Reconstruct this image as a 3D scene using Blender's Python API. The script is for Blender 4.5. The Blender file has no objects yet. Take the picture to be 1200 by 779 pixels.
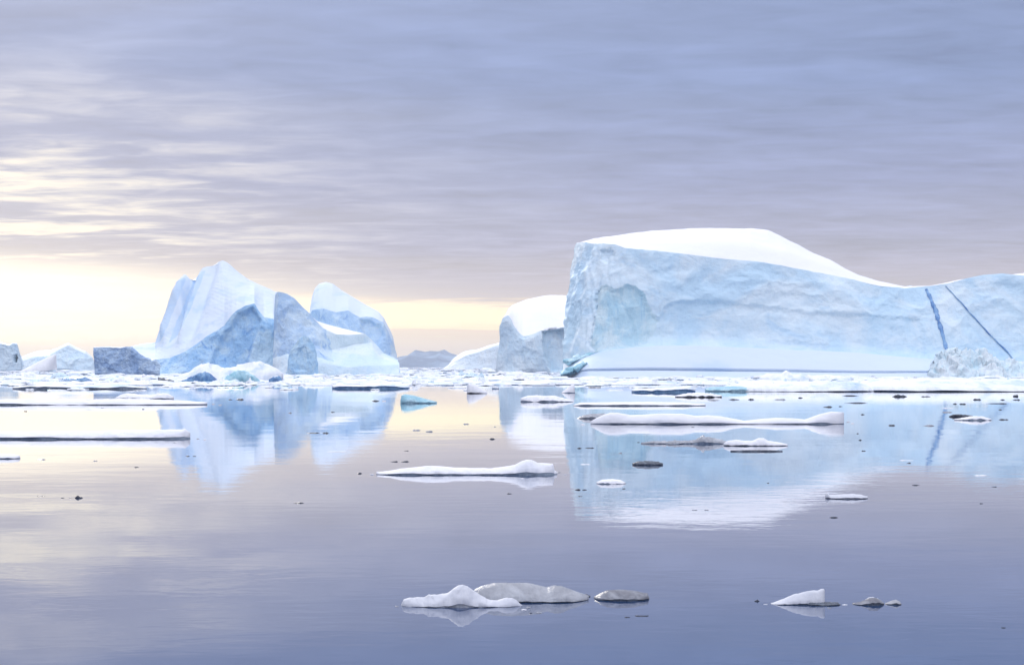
import bpy, math, random
import numpy as np

rng = random.Random(7)
nrng = np.random.default_rng(11)
scene = bpy.context.scene
COL = scene.collection

# ------------------------------------------------------------------ camera numbers
F, CX, HY, CH = 1648.0, 600.0, 430.0, 5.0      # focal length in photo pixels, centre column, horizon row, eye height

def W(px, py, D):
    return np.array([(px - CX) / F * D, D, CH - (py - HY) / F * D])

def ground_D(py):
    return CH * F / (py - HY)

# ------------------------------------------------------------------ noise
_perm = nrng.permutation(256)
_perm = np.concatenate([_perm, _perm, _perm]).astype(np.int64)
_g = nrng.normal(size=(256, 3)); _g /= np.linalg.norm(_g, axis=1)[:, None]

def perlin(p):
    p = np.asarray(p, float)
    i = np.floor(p).astype(np.int64); f = p - i
    i &= 255
    u = f * f * f * (f * (f * 6 - 15) + 10)
    out = 0
    for dx in (0, 1):
        wx = u[..., 0] if dx else 1 - u[..., 0]
        for dy in (0, 1):
            wy = u[..., 1] if dy else 1 - u[..., 1]
            for dz in (0, 1):
                wz = u[..., 2] if dz else 1 - u[..., 2]
                h = _perm[_perm[_perm[(i[..., 0] + dx) & 255] + ((i[..., 1] + dy) & 255)] + ((i[..., 2] + dz) & 255)]
                g = _g[h]
                d = g[..., 0] * (f[..., 0] - dx) + g[..., 1] * (f[..., 1] - dy) + g[..., 2] * (f[..., 2] - dz)
                out = out + wx * wy * wz * d
    return out * 1.5

def fbm(p, octv=4, gain=.5, lac=2.03):
    a, s, o = 1.0, 0.0, 0.0
    p = np.array(p, float)
    for k in range(octv):
        o = o + a * perlin(p + 17.3 * k); s += a
        a *= gain; p = p * lac
    return o / s

def ridged(p, octv=4, gain=.55, lac=2.1):
    a, s, o = 1.0, 0.0, 0.0
    p = np.array(p, float)
    for k in range(octv):
        o = o + a * (1 - 2 * np.abs(perlin(p + 9.7 * k))); s += a
        a *= gain; p = p * lac
    return o / s

def facets(p, seed=0):
    """broken-ice facets: tilted planes in Voronoi cells (height 0..1)"""
    p = np.asarray(p, float) + seed * 13.7
    base = np.floor(p).astype(np.int64)
    best = np.full(p.shape[:-1], 1e9); val = np.zeros(p.shape[:-1])
    for dx in (-1, 0, 1):
        for dy in (-1, 0, 1):
            for dz in (-1, 0, 1):
                c = base + np.array([dx, dy, dz])
                h = _perm[_perm[_perm[c[..., 0] & 255] + (c[..., 1] & 255)] + (c[..., 2] & 255)]
                h2 = _perm[h + 31]
                ctr = c + 0.5 + 0.42 * _g[h]
                d = p - ctr
                dist = (d * d).sum(-1)
                v = (h2 / 255.0 - .5) + (d * _g[h2]).sum(-1) * 1.1
                m = dist < best
                best = np.where(m, dist, best); val = np.where(m, v, val)
    return val

def scallop(p, seed=0):
    """melt scallops / conchoidal fracture: continuous concave dishes meeting in sharp crests (about -1..1)"""
    p = np.asarray(p, float) + seed * 11.3
    base = np.floor(p).astype(np.int64)
    best = np.full(p.shape[:-1], 1e9)
    for dx in (-1, 0, 1):
        for dy in (-1, 0, 1):
            for dz in (-1, 0, 1):
                c = base + np.array([dx, dy, dz])
                h = _perm[_perm[_perm[c[..., 0] & 255] + (c[..., 1] & 255)] + (c[..., 2] & 255)]
                d = p - (c + 0.5 + 0.42 * _g[h])
                v = (d * d).sum(-1) * 1.5 + (d * _g[_perm[h + 31]]).sum(-1) * .9 + (_perm[h + 77] / 255.0) * .5
                best = np.minimum(best, v)
    return best - .35

def sstep(a, b, x):
    t = np.clip((x - a) / (b - a), 0, 1)
    return t * t * (3 - 2 * t)

def poly_sd(px, py, poly):
    """signed distance (inside positive) in photo pixels"""
    poly = np.array(poly, float)
    d = np.full(px.shape, 1e9); inside = np.zeros(px.shape, bool)
    n = len(poly)
    for k in range(n):
        ax, ay = poly[k]; bx, by = poly[(k + 1) % n]
        ex, ey = bx - ax, by - ay
        t = np.clip(((px - ax) * ex + (py - ay) * ey) / (ex * ex + ey * ey + 1e-9), 0, 1)
        d = np.minimum(d, np.hypot(px - ax - t * ex, py - ay - t * ey))
        c = ((ay > py) != (by > py)) & (px < (bx - ax) * (py - ay) / (by - ay + 1e-12) + ax)
        inside ^= c
    return np.where(inside, d, -d)

# ------------------------------------------------------------------ object helpers
def tag(o, label=None, cat=None, group=None, kind=None):
    if label: o['label'] = label
    if cat: o['category'] = cat
    if group: o['group'] = group
    if kind: o['kind'] = kind
    return o

def empty(name, loc):
    o = bpy.data.objects.new(name, None); COL.objects.link(o)
    o.location = loc; o.empty_display_size = .5
    return o

def mesh_obj(name, verts, faces, mat, parent=None, smooth=True, origin=None):
    me = bpy.data.meshes.new(name)
    v = np.asarray(verts, float)
    if origin is None:
        origin = np.array(parent.location) if parent else np.zeros(3)
    v = v - np.asarray(origin)
    me.from_pydata(v.tolist(), [], faces.tolist() if isinstance(faces, np.ndarray) else faces)
    if smooth:
        me.polygons.foreach_set('use_smooth', [True] * len(me.polygons))
    me.materials.append(mat); me.update()
    o = bpy.data.objects.new(name, me); COL.objects.link(o)
    if parent: o.parent = parent
    else: o.location = origin
    return o

def grid_faces(nr, nc):
    a = np.arange(nr * nc).reshape(nr, nc)
    return np.stack([a[:-1, :-1], a[:-1, 1:], a[1:, 1:], a[1:, :-1]], -1).reshape(-1, 4)

# ------------------------------------------------------------------ materials
def new_mat(name):
    m = bpy.data.materials.new(name); m.use_nodes = True
    nt = m.node_tree; nt.nodes.clear()
    out = nt.nodes.new('ShaderNodeOutputMaterial'); b = nt.nodes.new('ShaderNodeBsdfPrincipled')
    nt.links.new(b.outputs[0], out.inputs[0])
    return m, nt, b

def nnoise(nt, vec, scale, detail=4, rough=.55, distort=0):
    n = nt.nodes.new('ShaderNodeTexNoise'); n.inputs['Scale'].default_value = scale
    n.inputs['Detail'].default_value = detail; n.inputs['Roughness'].default_value = rough
    n.inputs['Distortion'].default_value = distort
    nt.links.new(vec, n.inputs['Vector']); return n.outputs['Fac']

def nmap(nt, fac, a, b, c=0., d=1.):
    n = nt.nodes.new('ShaderNodeMapRange'); n.interpolation_type = 'SMOOTHSTEP'
    for k, v in (('From Min', a), ('From Max', b), ('To Min', c), ('To Max', d)): n.inputs[k].default_value = v
    nt.links.new(fac, n.inputs['Value']); return n.outputs[0]

def nmix(nt, fac, a, b):
    n = nt.nodes.new('ShaderNodeMix'); n.data_type = 'RGBA'
    if isinstance(fac, (int, float)): n.inputs[0].default_value = fac
    else: nt.links.new(fac, n.inputs[0])
    for s, v in ((6, a), (7, b)):
        if isinstance(v, (tuple, list)): n.inputs[s].default_value = (*v[:3], 1)
        else: nt.links.new(v, n.inputs[s])
    return n.outputs[2]

def nmath(nt, op, a, b=None, clamp=False):
    n = nt.nodes.new('ShaderNodeMath'); n.operation = op; n.use_clamp = clamp
    for k, v in ((0, a), (1, b)):
        if v is None: continue
        if isinstance(v, (int, float)): n.inputs[k].default_value = v
        else: nt.links.new(v, n.inputs[k])
    return n.outputs[0]

def nvec(nt, scale):
    tc = nt.nodes.new('ShaderNodeTexCoord'); mp = nt.nodes.new('ShaderNodeMapping')
    mp.inputs['Scale'].default_value = scale
    nt.links.new(tc.outputs['Object'], mp.inputs['Vector']); return mp.outputs[0]

def nbump(nt, bsdf, h, strength, dist):
    n = nt.nodes.new('ShaderNodeBump'); n.inputs['Strength'].default_value = strength
    n.inputs['Distance'].default_value = dist
    nt.links.new(h, n.inputs['Height']); nt.links.new(n.outputs[0], bsdf.inputs['Normal'])

def ice_mat(name, base, frost, deep, unit=1.0, frost_amt=.5, deep_amt=.35, rough=.55, bump=.5, streak=(1, 1, .35), vein=0.0, tint=None):
    """glacier ice: base colour with frosted patches, bare deeper ice, fine veins; unit = metres of a typical patch"""
    base, frost, deep = [(c[0] * .96, min(c[1] * 1.005, .96), c[2]) for c in (base, frost, deep)]
    m, nt, b = new_mat(name)
    v = nvec(nt, tuple(s / unit for s in streak)); v1 = nvec(nt, (1 / unit,) * 3)
    big = nnoise(nt, v1, .35, 5, .6, .6)
    mid = nnoise(nt, v, 1.3, 6, .62, .8)
    c = nmix(nt, nmap(nt, big, .42, .62), base, frost)
    c = nmix(nt, nmath(nt, 'MULTIPLY', nmap(nt, mid, .50, .70), frost_amt), c, frost)
    dn = nnoise(nt, v, .8, 6, .65, 1.2)
    c = nmix(nt, nmath(nt, 'MULTIPLY', nmap(nt, dn, .54, .72), deep_amt), c, deep)
    if tint:
        tn = nnoise(nt, v1, .22, 3, .5, .3)
        c = nmix(nt, nmap(nt, tn, .50, .68, 0, .7), c, tint)
    if vein > 0:
        vo = nnoise(nt, v1, 2.2, 4, .5, 2.5)
        line = nmath(nt, 'ABSOLUTE', nmath(nt, 'SUBTRACT', vo, .5))
        c = nmix(nt, nmap(nt, line, 0, .018, vein, 0), c, deep)
    nt.links.new(c, b.inputs['Base Color'])
    b.inputs['Roughness'].default_value = rough
    b.inputs['Specular IOR Level'].default_value = .35
    hb = nmath(nt, 'ADD', mid, nmath(nt, 'MULTIPLY', nnoise(nt, v1, 6, 4, .6), .3))
    nbump(nt, b, hb, bump, unit * .35)
    return m

def snow_mat(name, col=(.90, .915, .94), unit=6.0, bump=.25, shade=(.80, .85, .92), amt=.35, rough=.85):
    m, nt, b = new_mat(name)
    v = nvec(nt, (1 / unit, 1 / unit, 2 / unit))
    n1 = nnoise(nt, v, .6, 5, .55, .4)
    c = nmix(nt, nmap(nt, n1, .48, .72, 0, amt), col, shade)
    nt.links.new(c, b.inputs['Base Color'])
    b.inputs['Roughness'].default_value = rough; b.inputs['Specular IOR Level'].default_value = .2
    nbump(nt, b, nnoise(nt, v, 2.5, 6, .6), bump, unit * .12)
    return m

M = {}
M['cliff'] = ice_mat('glacier_ice', (.60, .78, .93), (.79, .88, .95), (.38, .62, .87), unit=17, frost_amt=.7, deep_amt=.42, streak=(.7, .8, 1.1), bump=.3, vein=.16, tint=(.60, .81, .91))
M['scar'] = ice_mat('fresh_scar_ice', (.52, .73, .85), (.74, .86, .91), (.32, .58, .78), unit=6, frost_amt=.6, deep_amt=.6, vein=.25, bump=.6, streak=(1.2, 1.2, .3))
M['bluecliff'] = ice_mat('bare_blue_ice', (.37, .61, .89), (.62, .79, .93), (.11, .31, .68), unit=7, frost_amt=.6, deep_amt=.7, vein=.5, bump=.7, streak=(1, 1, .55))
M['blockice'] = ice_mat('wrinkled_dark_ice', (.33, .48, .73), (.60, .73, .89), (.13, .26, .56), unit=4, frost_amt=.55, deep_amt=.5, vein=.6, bump=.7, streak=(1, 1, 1))
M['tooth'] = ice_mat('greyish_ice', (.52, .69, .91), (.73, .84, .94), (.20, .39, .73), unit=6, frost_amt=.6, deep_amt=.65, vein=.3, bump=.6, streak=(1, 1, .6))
M['archice'] = ice_mat('light_blue_block_ice', (.46, .69, .91), (.68, .83, .93), (.14, .36, .74), unit=5, frost_amt=.55, deep_amt=.7, vein=.5, bump=.6, streak=(1, 1, .6))
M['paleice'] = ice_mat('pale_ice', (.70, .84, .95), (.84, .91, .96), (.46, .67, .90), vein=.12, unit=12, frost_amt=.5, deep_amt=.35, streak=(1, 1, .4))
M['farice'] = ice_mat('pale_smooth_ice', (.74, .84, .93), (.86, .91, .95), (.58, .73, .90), unit=24, frost_amt=.4, deep_amt=.3)
M['snow'] = snow_mat('packed_snow', unit=14)
M['snowslope'] = snow_mat('wind_scoured_snow', (.75, .84, .93), unit=9, shade=(.56, .72, .90), amt=.7, bump=.3)
M['foot'] = snow_mat('washed_foot_ice', (.70, .80, .92), unit=26, shade=(.54, .70, .90), amt=.8, bump=.1, rough=.6)
M['floesnow'] = snow_mat('floe_snow', (.90, .91, .94), unit=1.2, shade=(.78, .82, .90), amt=.5, bump=.35)
M['oldsnow'] = snow_mat('old_wet_snow', (.66, .68, .73), unit=.5, shade=(.52, .55, .62), amt=.6, bump=.22, rough=.55)
M['flute'] = snow_mat('bare_blue_flute', (.60, .75, .91), unit=7, shade=(.44, .64, .88), amt=.8, bump=.3)
M['packsnow'] = snow_mat('rough_floe_snow', (.86, .90, .94), unit=4, shade=(.48, .65, .84), amt=.85, bump=.6)
M['wet_shade'] = ice_mat('wet_shaded_ice_edge', (.22, .27, .36), (.46, .52, .60), (.07, .10, .17), unit=.8, frost_amt=.4, deep_amt=.6, rough=.25, bump=.4, streak=(.5, 1, 2))  # dark tone holds both wet ice and the shadow line at the waterline
M['packedge'] = ice_mat('wet_shaded_blue_edge', (.14, .24, .42), (.46, .58, .72), (.04, .09, .22), unit=5, frost_amt=.5, deep_amt=.6, rough=.3, bump=.4, streak=(.3, 1, 2))  # dark blue holds wet ice and the shade painted on floe sides
M['greyice'] = ice_mat('clear_grey_ice', (.345, .345, .38), (.52, .52, .56), (.19, .20, .235), unit=.5, frost_amt=.5, deep_amt=.5, rough=.22, bump=.35, streak=(.6, 1, 1.5))
M['darkice'] = ice_mat('dark_clear_ice', (.06, .07, .095), (.18, .205, .25), (.02, .026, .04), unit=.35, frost_amt=.4, deep_amt=.6, rough=.2, bump=.4, streak=(.6, 1, 1.5))
M['darkgrey'] = ice_mat('smoky_clear_ice', (.17, .17, .20), (.38, .38, .42), (.065, .07, .09), unit=.4, frost_amt=.5, deep_amt=.5, rough=.2, bump=.25, streak=(.6, 1, 1.5))
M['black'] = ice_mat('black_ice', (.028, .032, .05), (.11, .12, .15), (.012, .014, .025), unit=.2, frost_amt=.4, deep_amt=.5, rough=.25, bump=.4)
M['turq'] = ice_mat('turquoise_ice', (.34, .62, .74), (.64, .82, .89), (.16, .42, .62), unit=4, frost_amt=.45, deep_amt=.5, rough=.35, bump=.5, streak=(1, 1, .6))
M['navy'] = ice_mat('deep_blue_ice', (.09, .22, .46), (.32, .52, .74), (.02, .08, .26), unit=3, frost_amt=.5, deep_amt=.6, rough=.35, bump=.6)
M['vein'] = ice_mat('refrozen_blue_vein', (.07, .21, .52), (.30, .50, .78), (.02, .09, .32), unit=2.2, frost_amt=.4, deep_amt=.6, rough=.35, bump=.3)
M['rock'] = ice_mat('haze_blue_rock', (.12, .22, .36), (.30, .43, .60), (.09, .17, .29), unit=160, frost_amt=.8, deep_amt=.5, rough=.9, bump=.4, streak=(1, 1, 1))  # part of the distance haze is put into this blue rock colour

# ------------------------------------------------------------------ loft: rows of (px, py, D) joined into one closed slab
def sample_row(pts, nu, soft):
    p = np.array(pts, float)
    s = np.linspace(0, 1, nu)
    px = p[0, 0] + (p[-1, 0] - p[0, 0]) * s
    # strictly increasing abscissa
    x = p[:, 0].copy()
    for k in range(1, len(x)): x[k] = max(x[k], x[k - 1] + 1e-3)
    py = np.interp(px, x, p[:, 1]); D = np.interp(px, x, p[:, 2])
    def sm(a, w):
        w = int(w)
        if w < 1: return a
        k = np.exp(-np.linspace(-2, 2, 2 * w + 1) ** 2); k /= k.sum()
        pad = np.concatenate([2 * a[0] - a[w:0:-1], a, 2 * a[-1] - a[-2:-w - 2:-1]])
        return np.convolve(pad, k, 'valid')
    wpx = nu / max(abs(p[-1, 0] - p[0, 0]), 1e-6)
    py = sm(py, min(soft * wpx, nu // 4)); D = sm(D, min(10 * wpx, nu // 4))
    return np.stack([(px - CX) / F * D, D, CH - (py - HY) / F * D], -1)

EASE = {'lin': lambda t: t, 'dome': lambda t: np.sin(t * math.pi / 2), 'flare': lambda t: 1 - np.cos(t * math.pi / 2),
        's': lambda t: t * t * (3 - 2 * t), 'bowl': lambda t: t ** 2.2, 'round': lambda t: np.sqrt(1 - (1 - t) ** 2)}

def loft(rows, nu):
    """rows: list of dict(pts, n (subdivisions to NEXT row), ease, soft, part). Returns P[nr,nc,3], seg[nr] float"""
    S = [sample_row(r['pts'], nu, r.get('soft', 1.5)) for r in rows]
    P = []; seg = []
    for k in range(len(rows) - 1):
        n = rows[k]['n']; e = EASE[rows[k].get('ease', 'lin')]
        for j in range(n):
            t = j / n
            q = S[k] * (1 - t) + S[k + 1] * t
            q[:, 2] = S[k][:, 2] + (S[k + 1][:, 2] - S[k][:, 2]) * e(t)
            P.append(q); seg.append(k + t)
    P.append(S[-1]); seg.append(len(rows) - 1)
    return np.array(P), np.array(seg)

def normals(P):
    du = np.gradient(P, axis=1); dv = np.gradient(P, axis=0)
    n = np.cross(du, dv); l = np.linalg.norm(n, axis=-1, keepdims=True)
    return n / np.maximum(l, 1e-9)

def project(P):
    return CX + P[..., 0] / P[..., 1] * F, HY - (P[..., 2] - CH) / P[..., 1] * F

def rowweight(seg, table):
    xs, ys = zip(*table); return np.interp(seg, xs, ys)[:, None]

def build_parts(thing, P, seg, splits, smooth=True):
    """splits: list of (name, material, seg0, seg1[, column mask]); neighbours share their border row"""
    out = {}
    nr, nc = P.shape[:2]
    for name, mat, a, b in splits:
        i0 = int(np.argmin(np.abs(seg - a))); i1 = int(np.argmin(np.abs(seg - b)))
        Q = P[i0:i1 + 1]
        f = grid_faces(Q.shape[0], nc)
        v = Q.reshape(-1, 3)
        if name == 'ice_body':      # close the two ends of the berg
            n0 = len(v); v = np.vstack([v, P[:, 0], P[::-1, -1]]); f = f.tolist()
            f.append(list(range(n0, n0 + nr))); f.append(list(range(n0 + nr, n0 + 2 * nr)))
        out[name] = mesh_obj(name, v, f, mat, thing, smooth)
    return out

def ribbon(name, P, line, width, mat, thing, lift=.5, thick=.6):
    """a band of other ice lying in a cliff: follows the grid surface P along a pixel line"""
    px, py = project(P)
    fx, fy, fD = px.ravel(), py.ravel(), P[..., 1].ravel()
    line = np.array(line, float)
    L = np.concatenate([[0], np.cumsum(np.hypot(*np.diff(line[:, :2], axis=0).T))])
    n = max(12, int(L[-1] / 1.2)); s = np.linspace(0, L[-1], n)
    cx, cy = np.interp(s, L, line[:, 0]), np.interp(s, L, line[:, 1])
    w = np.interp(s, L, line[:, 2]) * width * (1 + .6 * np.array([perlin(np.array([a * .35, .5, .5])) for a in s]))
    tx, ty = np.gradient(cx), np.gradient(cy); l = np.hypot(tx, ty); nx, ny = -ty / l, tx / l
    wob = np.array([perlin(np.array([a * .12, 3.5, .5])) for a in s]) * .8
    cx = cx + nx * wob; cy = cy + ny * wob
    V = []
    for k in range(n):
        ds = []
        for o in (-1, -.5, 0, .5, 1):
            x, y = cx[k] + nx[k] * w[k] * o, cy[k] + ny[k] * w[k] * o
            d2 = (fx - x) ** 2 + (fy - y) ** 2
            ii = np.argpartition(d2, 4)[:4]
            ds.append((x, y, fD[ii].min()))
        for q, (x, y, D) in enumerate(ds):
            up = (0, .8, 1, .8, 0)[q] * lift
            V.append(W(x, y, D - up - .05))
    f = grid_faces(n, 5)
    V = np.array(V)
    back = V.copy(); back[:, 1] += thick + lift
    nv = len(V); allv = np.vstack([V, back]); ff = f.tolist()
    for k in range(n - 1):
        a, b_ = k * 5, (k + 1) * 5
        ff.append([a, a + nv, b_ + nv, b_]); ff.append([a + 4, b_ + 4, b_ + 4 + nv, a + 4 + nv])
    return mesh_obj(name, allv, ff, mat, thing)

# ================================================================== WORLD, SUN, CAMERA
SUN_AZ, SUN_EL = math.radians(-20), math.radians(24)      # azimuth from +Y towards +X
world = bpy.data.worlds.new('World'); scene.world = world; world.use_nodes = True
nt = world.node_tree; nt.nodes.clear()
wo = nt.nodes.new('ShaderNodeOutputWorld'); bg = nt.nodes.new('ShaderNodeBackground')
bg.inputs['Strength'].default_value = .1
nt.links.new(bg.outputs[0], wo.inputs[0])
sky = nt.nodes.new('ShaderNodeTexSky'); sky.sky_type = 'NISHITA'; sky.sun_disc = False
sky.sun_elevation = SUN_EL; sky.sun_rotation = SUN_AZ
sky.air_density = 1.0; sky.dust_density = 1.5; sky.ozone_density = 2.0
tc = nt.nodes.new('ShaderNodeTexCoord'); sep = nt.nodes.new('ShaderNodeSeparateXYZ')
nt.links.new(tc.outputs['Generated'], sep.inputs[0])
X, Y, Z = sep.outputs
hor = nmath(nt, 'SQRT', nmath(nt, 'ADD', nmath(nt, 'MULTIPLY', X, X), nmath(nt, 'MULTIPLY', Y, Y)))
T = nmath(nt, 'DIVIDE', nmath(nt, 'MAXIMUM', Z, 0.0), nmath(nt, 'MAXIMUM', hor, .02))     # tan(elevation)
# cloud deck as a layer seen in perspective
inv = nmath(nt, 'ADD', Z, .045)
cmb = nt.nodes.new('ShaderNodeCombineXYZ')
nt.links.new(nmath(nt, 'DIVIDE', X, inv), cmb.inputs[0]); nt.links.new(nmath(nt, 'DIVIDE', Y, inv), cmb.inputs[1])
def cl(scale, sx, sy, detail=6, rough=.55, dist=.6, off=0):
    mp = nt.nodes.new('ShaderNodeMapping'); mp.inputs['Scale'].default_value = (sx, sy, 1); mp.inputs['Location'].default_value = (off, off * 1.7, off * .3)
    mp.inputs['Rotation'].default_value = (0, 0, .12)
    nt.links.new(cmb.outputs[0], mp.inputs['Vector'])
    return nnoise(nt, mp.outputs[0], scale, detail, rough, dist)
c_big = cl(.55, .5, 1.0, 5, .5, .5)
c_mid = cl(2.1, .6, 1.1, 5, .52, .7, 3.1)
c_fine = cl(6.0, .65, 1.1, 5, .55, .5, 7.7)
# warped elevation makes the layer edges ragged
wt = nmath(nt, 'ADD', nmath(nt, 'MULTIPLY', nmath(nt, 'SUBTRACT', c_mid, .5), .016), nmath(nt, 'MULTIPLY', nmath(nt, 'SUBTRACT', c_fine, .5), .008))
az = nmath(nt, 'ARCTAN2', X, Y)
# on the sun's side the bright gap reaches higher, away from it lower
daz = nmath(nt, 'SUBTRACT', az, math.radians(-22))
glow = nmath(nt, 'POWER', 2.71828, nmath(nt, 'MULTIPLY', nmath(nt, 'MULTIPLY', daz, daz), -1 / (2 * math.radians(8.5) ** 2)))
T2 = nmath(nt, 'SUBTRACT', nmath(nt, 'ADD', T, wt), nmath(nt, 'MULTIPLY', glow, .012))
def lin(c):
    return tuple(((x / 255 + .055) / 1.055) ** 2.4 if x > 10 else x / 255 / 12.92 for x in c)
def ramp(fac, stops, scale=1.0):
    r = nt.nodes.new('ShaderNodeValToRGB'); el = r.color_ramp.elements
    while len(el) < len(stops): el.new(.5)
    for e, (p, c) in zip(el, stops):
        e.position = p * scale; e.color = (*lin(c), 1)
    nt.links.new(nmath(nt, 'MULTIPLY', fac, scale), r.inputs[0]); return r.outputs[0]
base = ramp(T2, [(0, (240, 229, 223)), (.016, (245, 233, 223)), (.0245, (242, 228, 216)), (.0285, (255, 243, 212)), (.040, (255, 246, 212)),
                 (.0455, (232, 219, 210)), (.051, (202, 197, 208)), (.085, (179, 181, 205)), (.13, (160, 168, 202)), (.20, (143, 159, 200)), (.27, (146, 162, 202)), (.40, (196, 198, 211))], 2.2)
# streaks of lighter and darker cloud
var = nmath(nt, 'ADD', nmath(nt, 'MULTIPLY', nmath(nt, 'SUBTRACT', c_big, .5), .45), nmath(nt, 'ADD', nmath(nt, 'MULTIPLY', nmath(nt, 'SUBTRACT', c_mid, .5), .42), nmath(nt, 'MULTIPLY', nmath(nt, 'SUBTRACT', c_fine, .5), .42)))
def vscale(col, fac):
    n = nt.nodes.new('ShaderNodeVectorMath'); n.operation = 'SCALE'
    nt.links.new(col, n.inputs[0])
    if isinstance(fac, (int, float)): n.inputs['Scale'].default_value = fac
    else: nt.links.new(fac, n.inputs['Scale'])
    return n.outputs[0]
base = vscale(base, nmath(nt, 'ADD', 1.0, nmath(nt, 'MULTIPLY', nmath(nt, 'MULTIPLY', nmap(nt, T2, .024, .030), nmap(nt, T2, .042, .048, 1, 0)), .18)))
upper = nmap(nt, T, .04, .08)
col = vscale(base, nmath(nt, 'ADD', 1.0, nmath(nt, 'MULTIPLY', var, upper)))
# cream light coming through thin cloud near the sun
low = nmap(nt, T, .07, .25, 1, 0)
thin = nmap(nt, nmath(nt, 'ADD', nmath(nt, 'ADD', nmath(nt, 'MULTIPLY', c_mid, .5), nmath(nt, 'MULTIPLY', c_fine, .25)), nmath(nt, 'MULTIPLY', c_big, .25)), .46, .66)
creamfac = nmath(nt, 'MULTIPLY', nmath(nt, 'MULTIPLY', glow, low), nmath(nt, 'ADD', .17, nmath(nt, 'MULTIPLY', thin, 1.3)), True)
col = nmix(nt, creamfac, col, (1.08, 1.0, .86))
core = nmath(nt, 'MULTIPLY', nmap(nt, T2, -.02, .028, .35, 1), nmap(nt, T2, .045, .07, 1, 0))
col = nmix(nt, nmath(nt, 'MULTIPLY', nmath(nt, 'MULTIPLY', glow, core), .75, True), col, (1.55, 1.42, 1.14))
# the overcast brightens towards the zenith and on the side away from the thick bank
zen = nmap(nt, Z, .27, .98, 1.0, 2.85)
backside = nmap(nt, Y, -.6, .2, 1.15, 1.0)
col = vscale(col, nmath(nt, 'MULTIPLY', zen, backside))
col = vscale(col, 10.0)
cover = nmap(nt, c_big, .2, .8, .90, .97)
col = nmix(nt, cover, sky.outputs[0], col)
nt.links.new(col, bg.inputs['Color'])

sun = bpy.data.lights.new('sun', 'SUN'); sun.energy = 1.2; sun.angle = math.radians(14); sun.color = (1, .94, .86)
so = bpy.data.objects.new('sun', sun); COL.objects.link(so)
from mathutils import Vector
sdir = Vector((math.sin(SUN_AZ) * math.cos(SUN_EL), math.cos(SUN_AZ) * math.cos(SUN_EL), math.sin(SUN_EL)))
so.rotation_euler = sdir.to_track_quat('Z', 'Y').to_euler(); so.location = (-60, 160, 120)

cam = bpy.data.cameras.new('camera'); co = bpy.data.objects.new('camera', cam); COL.objects.link(co)
co.location = (0, 0, CH); co.rotation_euler = (math.pi / 2, 0, 0)
cam.sensor_width = 36; cam.lens = 36 * F / 1200; cam.shift_y = (HY - 389.5) / 1200
cam.clip_start = .1; cam.clip_end = 60000
scene.camera = co
scene.view_settings.view_transform = 'Standard'; scene.view_settings.look = 'None'
scene.view_settings.exposure = 0; scene.view_settings.gamma = 1; scene.view_settings.use_curve_mapping = False
scene.render.engine = 'CYCLES'; scene.cycles.use_denoising = True
scene.cycles.max_bounces = 6; scene.cycles.diffuse_bounces = 3; scene.cycles.glossy_bounces = 3

# ================================================================== WATER
m, nt, b = new_mat('calm_sea')
b.inputs['Base Color'].default_value = (.016, .050, .142, 1)
b.inputs['IOR'].default_value = 1.33; b.inputs['Roughness'].default_value = .025
b.inputs['Coat Weight'].default_value = .85; b.inputs['Coat IOR'].default_value = 1.33; b.inputs['Coat Roughness'].default_value = .025
tcw = nt.nodes.new('ShaderNodeTexCoord')
def wv(scale, sx, sy, detail, rot=0, dist=.3):
    mp = nt.nodes.new('ShaderNodeMapping'); mp.inputs['Scale'].default_value = (sx, sy, 1); mp.inputs['Rotation'].default_value = (0, 0, rot)
    nt.links.new(tcw.outputs['Object'], mp.inputs['Vector'])
    return nnoise(nt, mp.outputs[0], scale, detail, .5, dist)
swell = wv(.16, .5, 1, 2, .1)
rip = wv(1.3, .45, 1, 3, -.08)
fine = wv(4.5, .5, 1, 2, .15)
patch = nmap(nt, wv(.022, .45, 1, 3, .05, .8), .42, .62, .18, 1.0)
h = nmath(nt, 'ADD', nmath(nt, 'MULTIPLY', swell, .013), nmath(nt, 'MULTIPLY', patch, nmath(nt, 'ADD', nmath(nt, 'MULTIPLY', rip, .0050), nmath(nt, 'MULTIPLY', fine, .0008))))
nbump(nt, b, h, 1.0, 1.0)
nt.links.new(b.inputs['Normal'].links[0].from_socket, b.inputs['Coat Normal'])
S = 24000
tag(mesh_obj('water', [(-S, -600, 0), (S, -600, 0), (S, 2 * S, 0), (-S, 2 * S, 0)], [[0, 1, 2, 3]], m), kind='structure')

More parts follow.
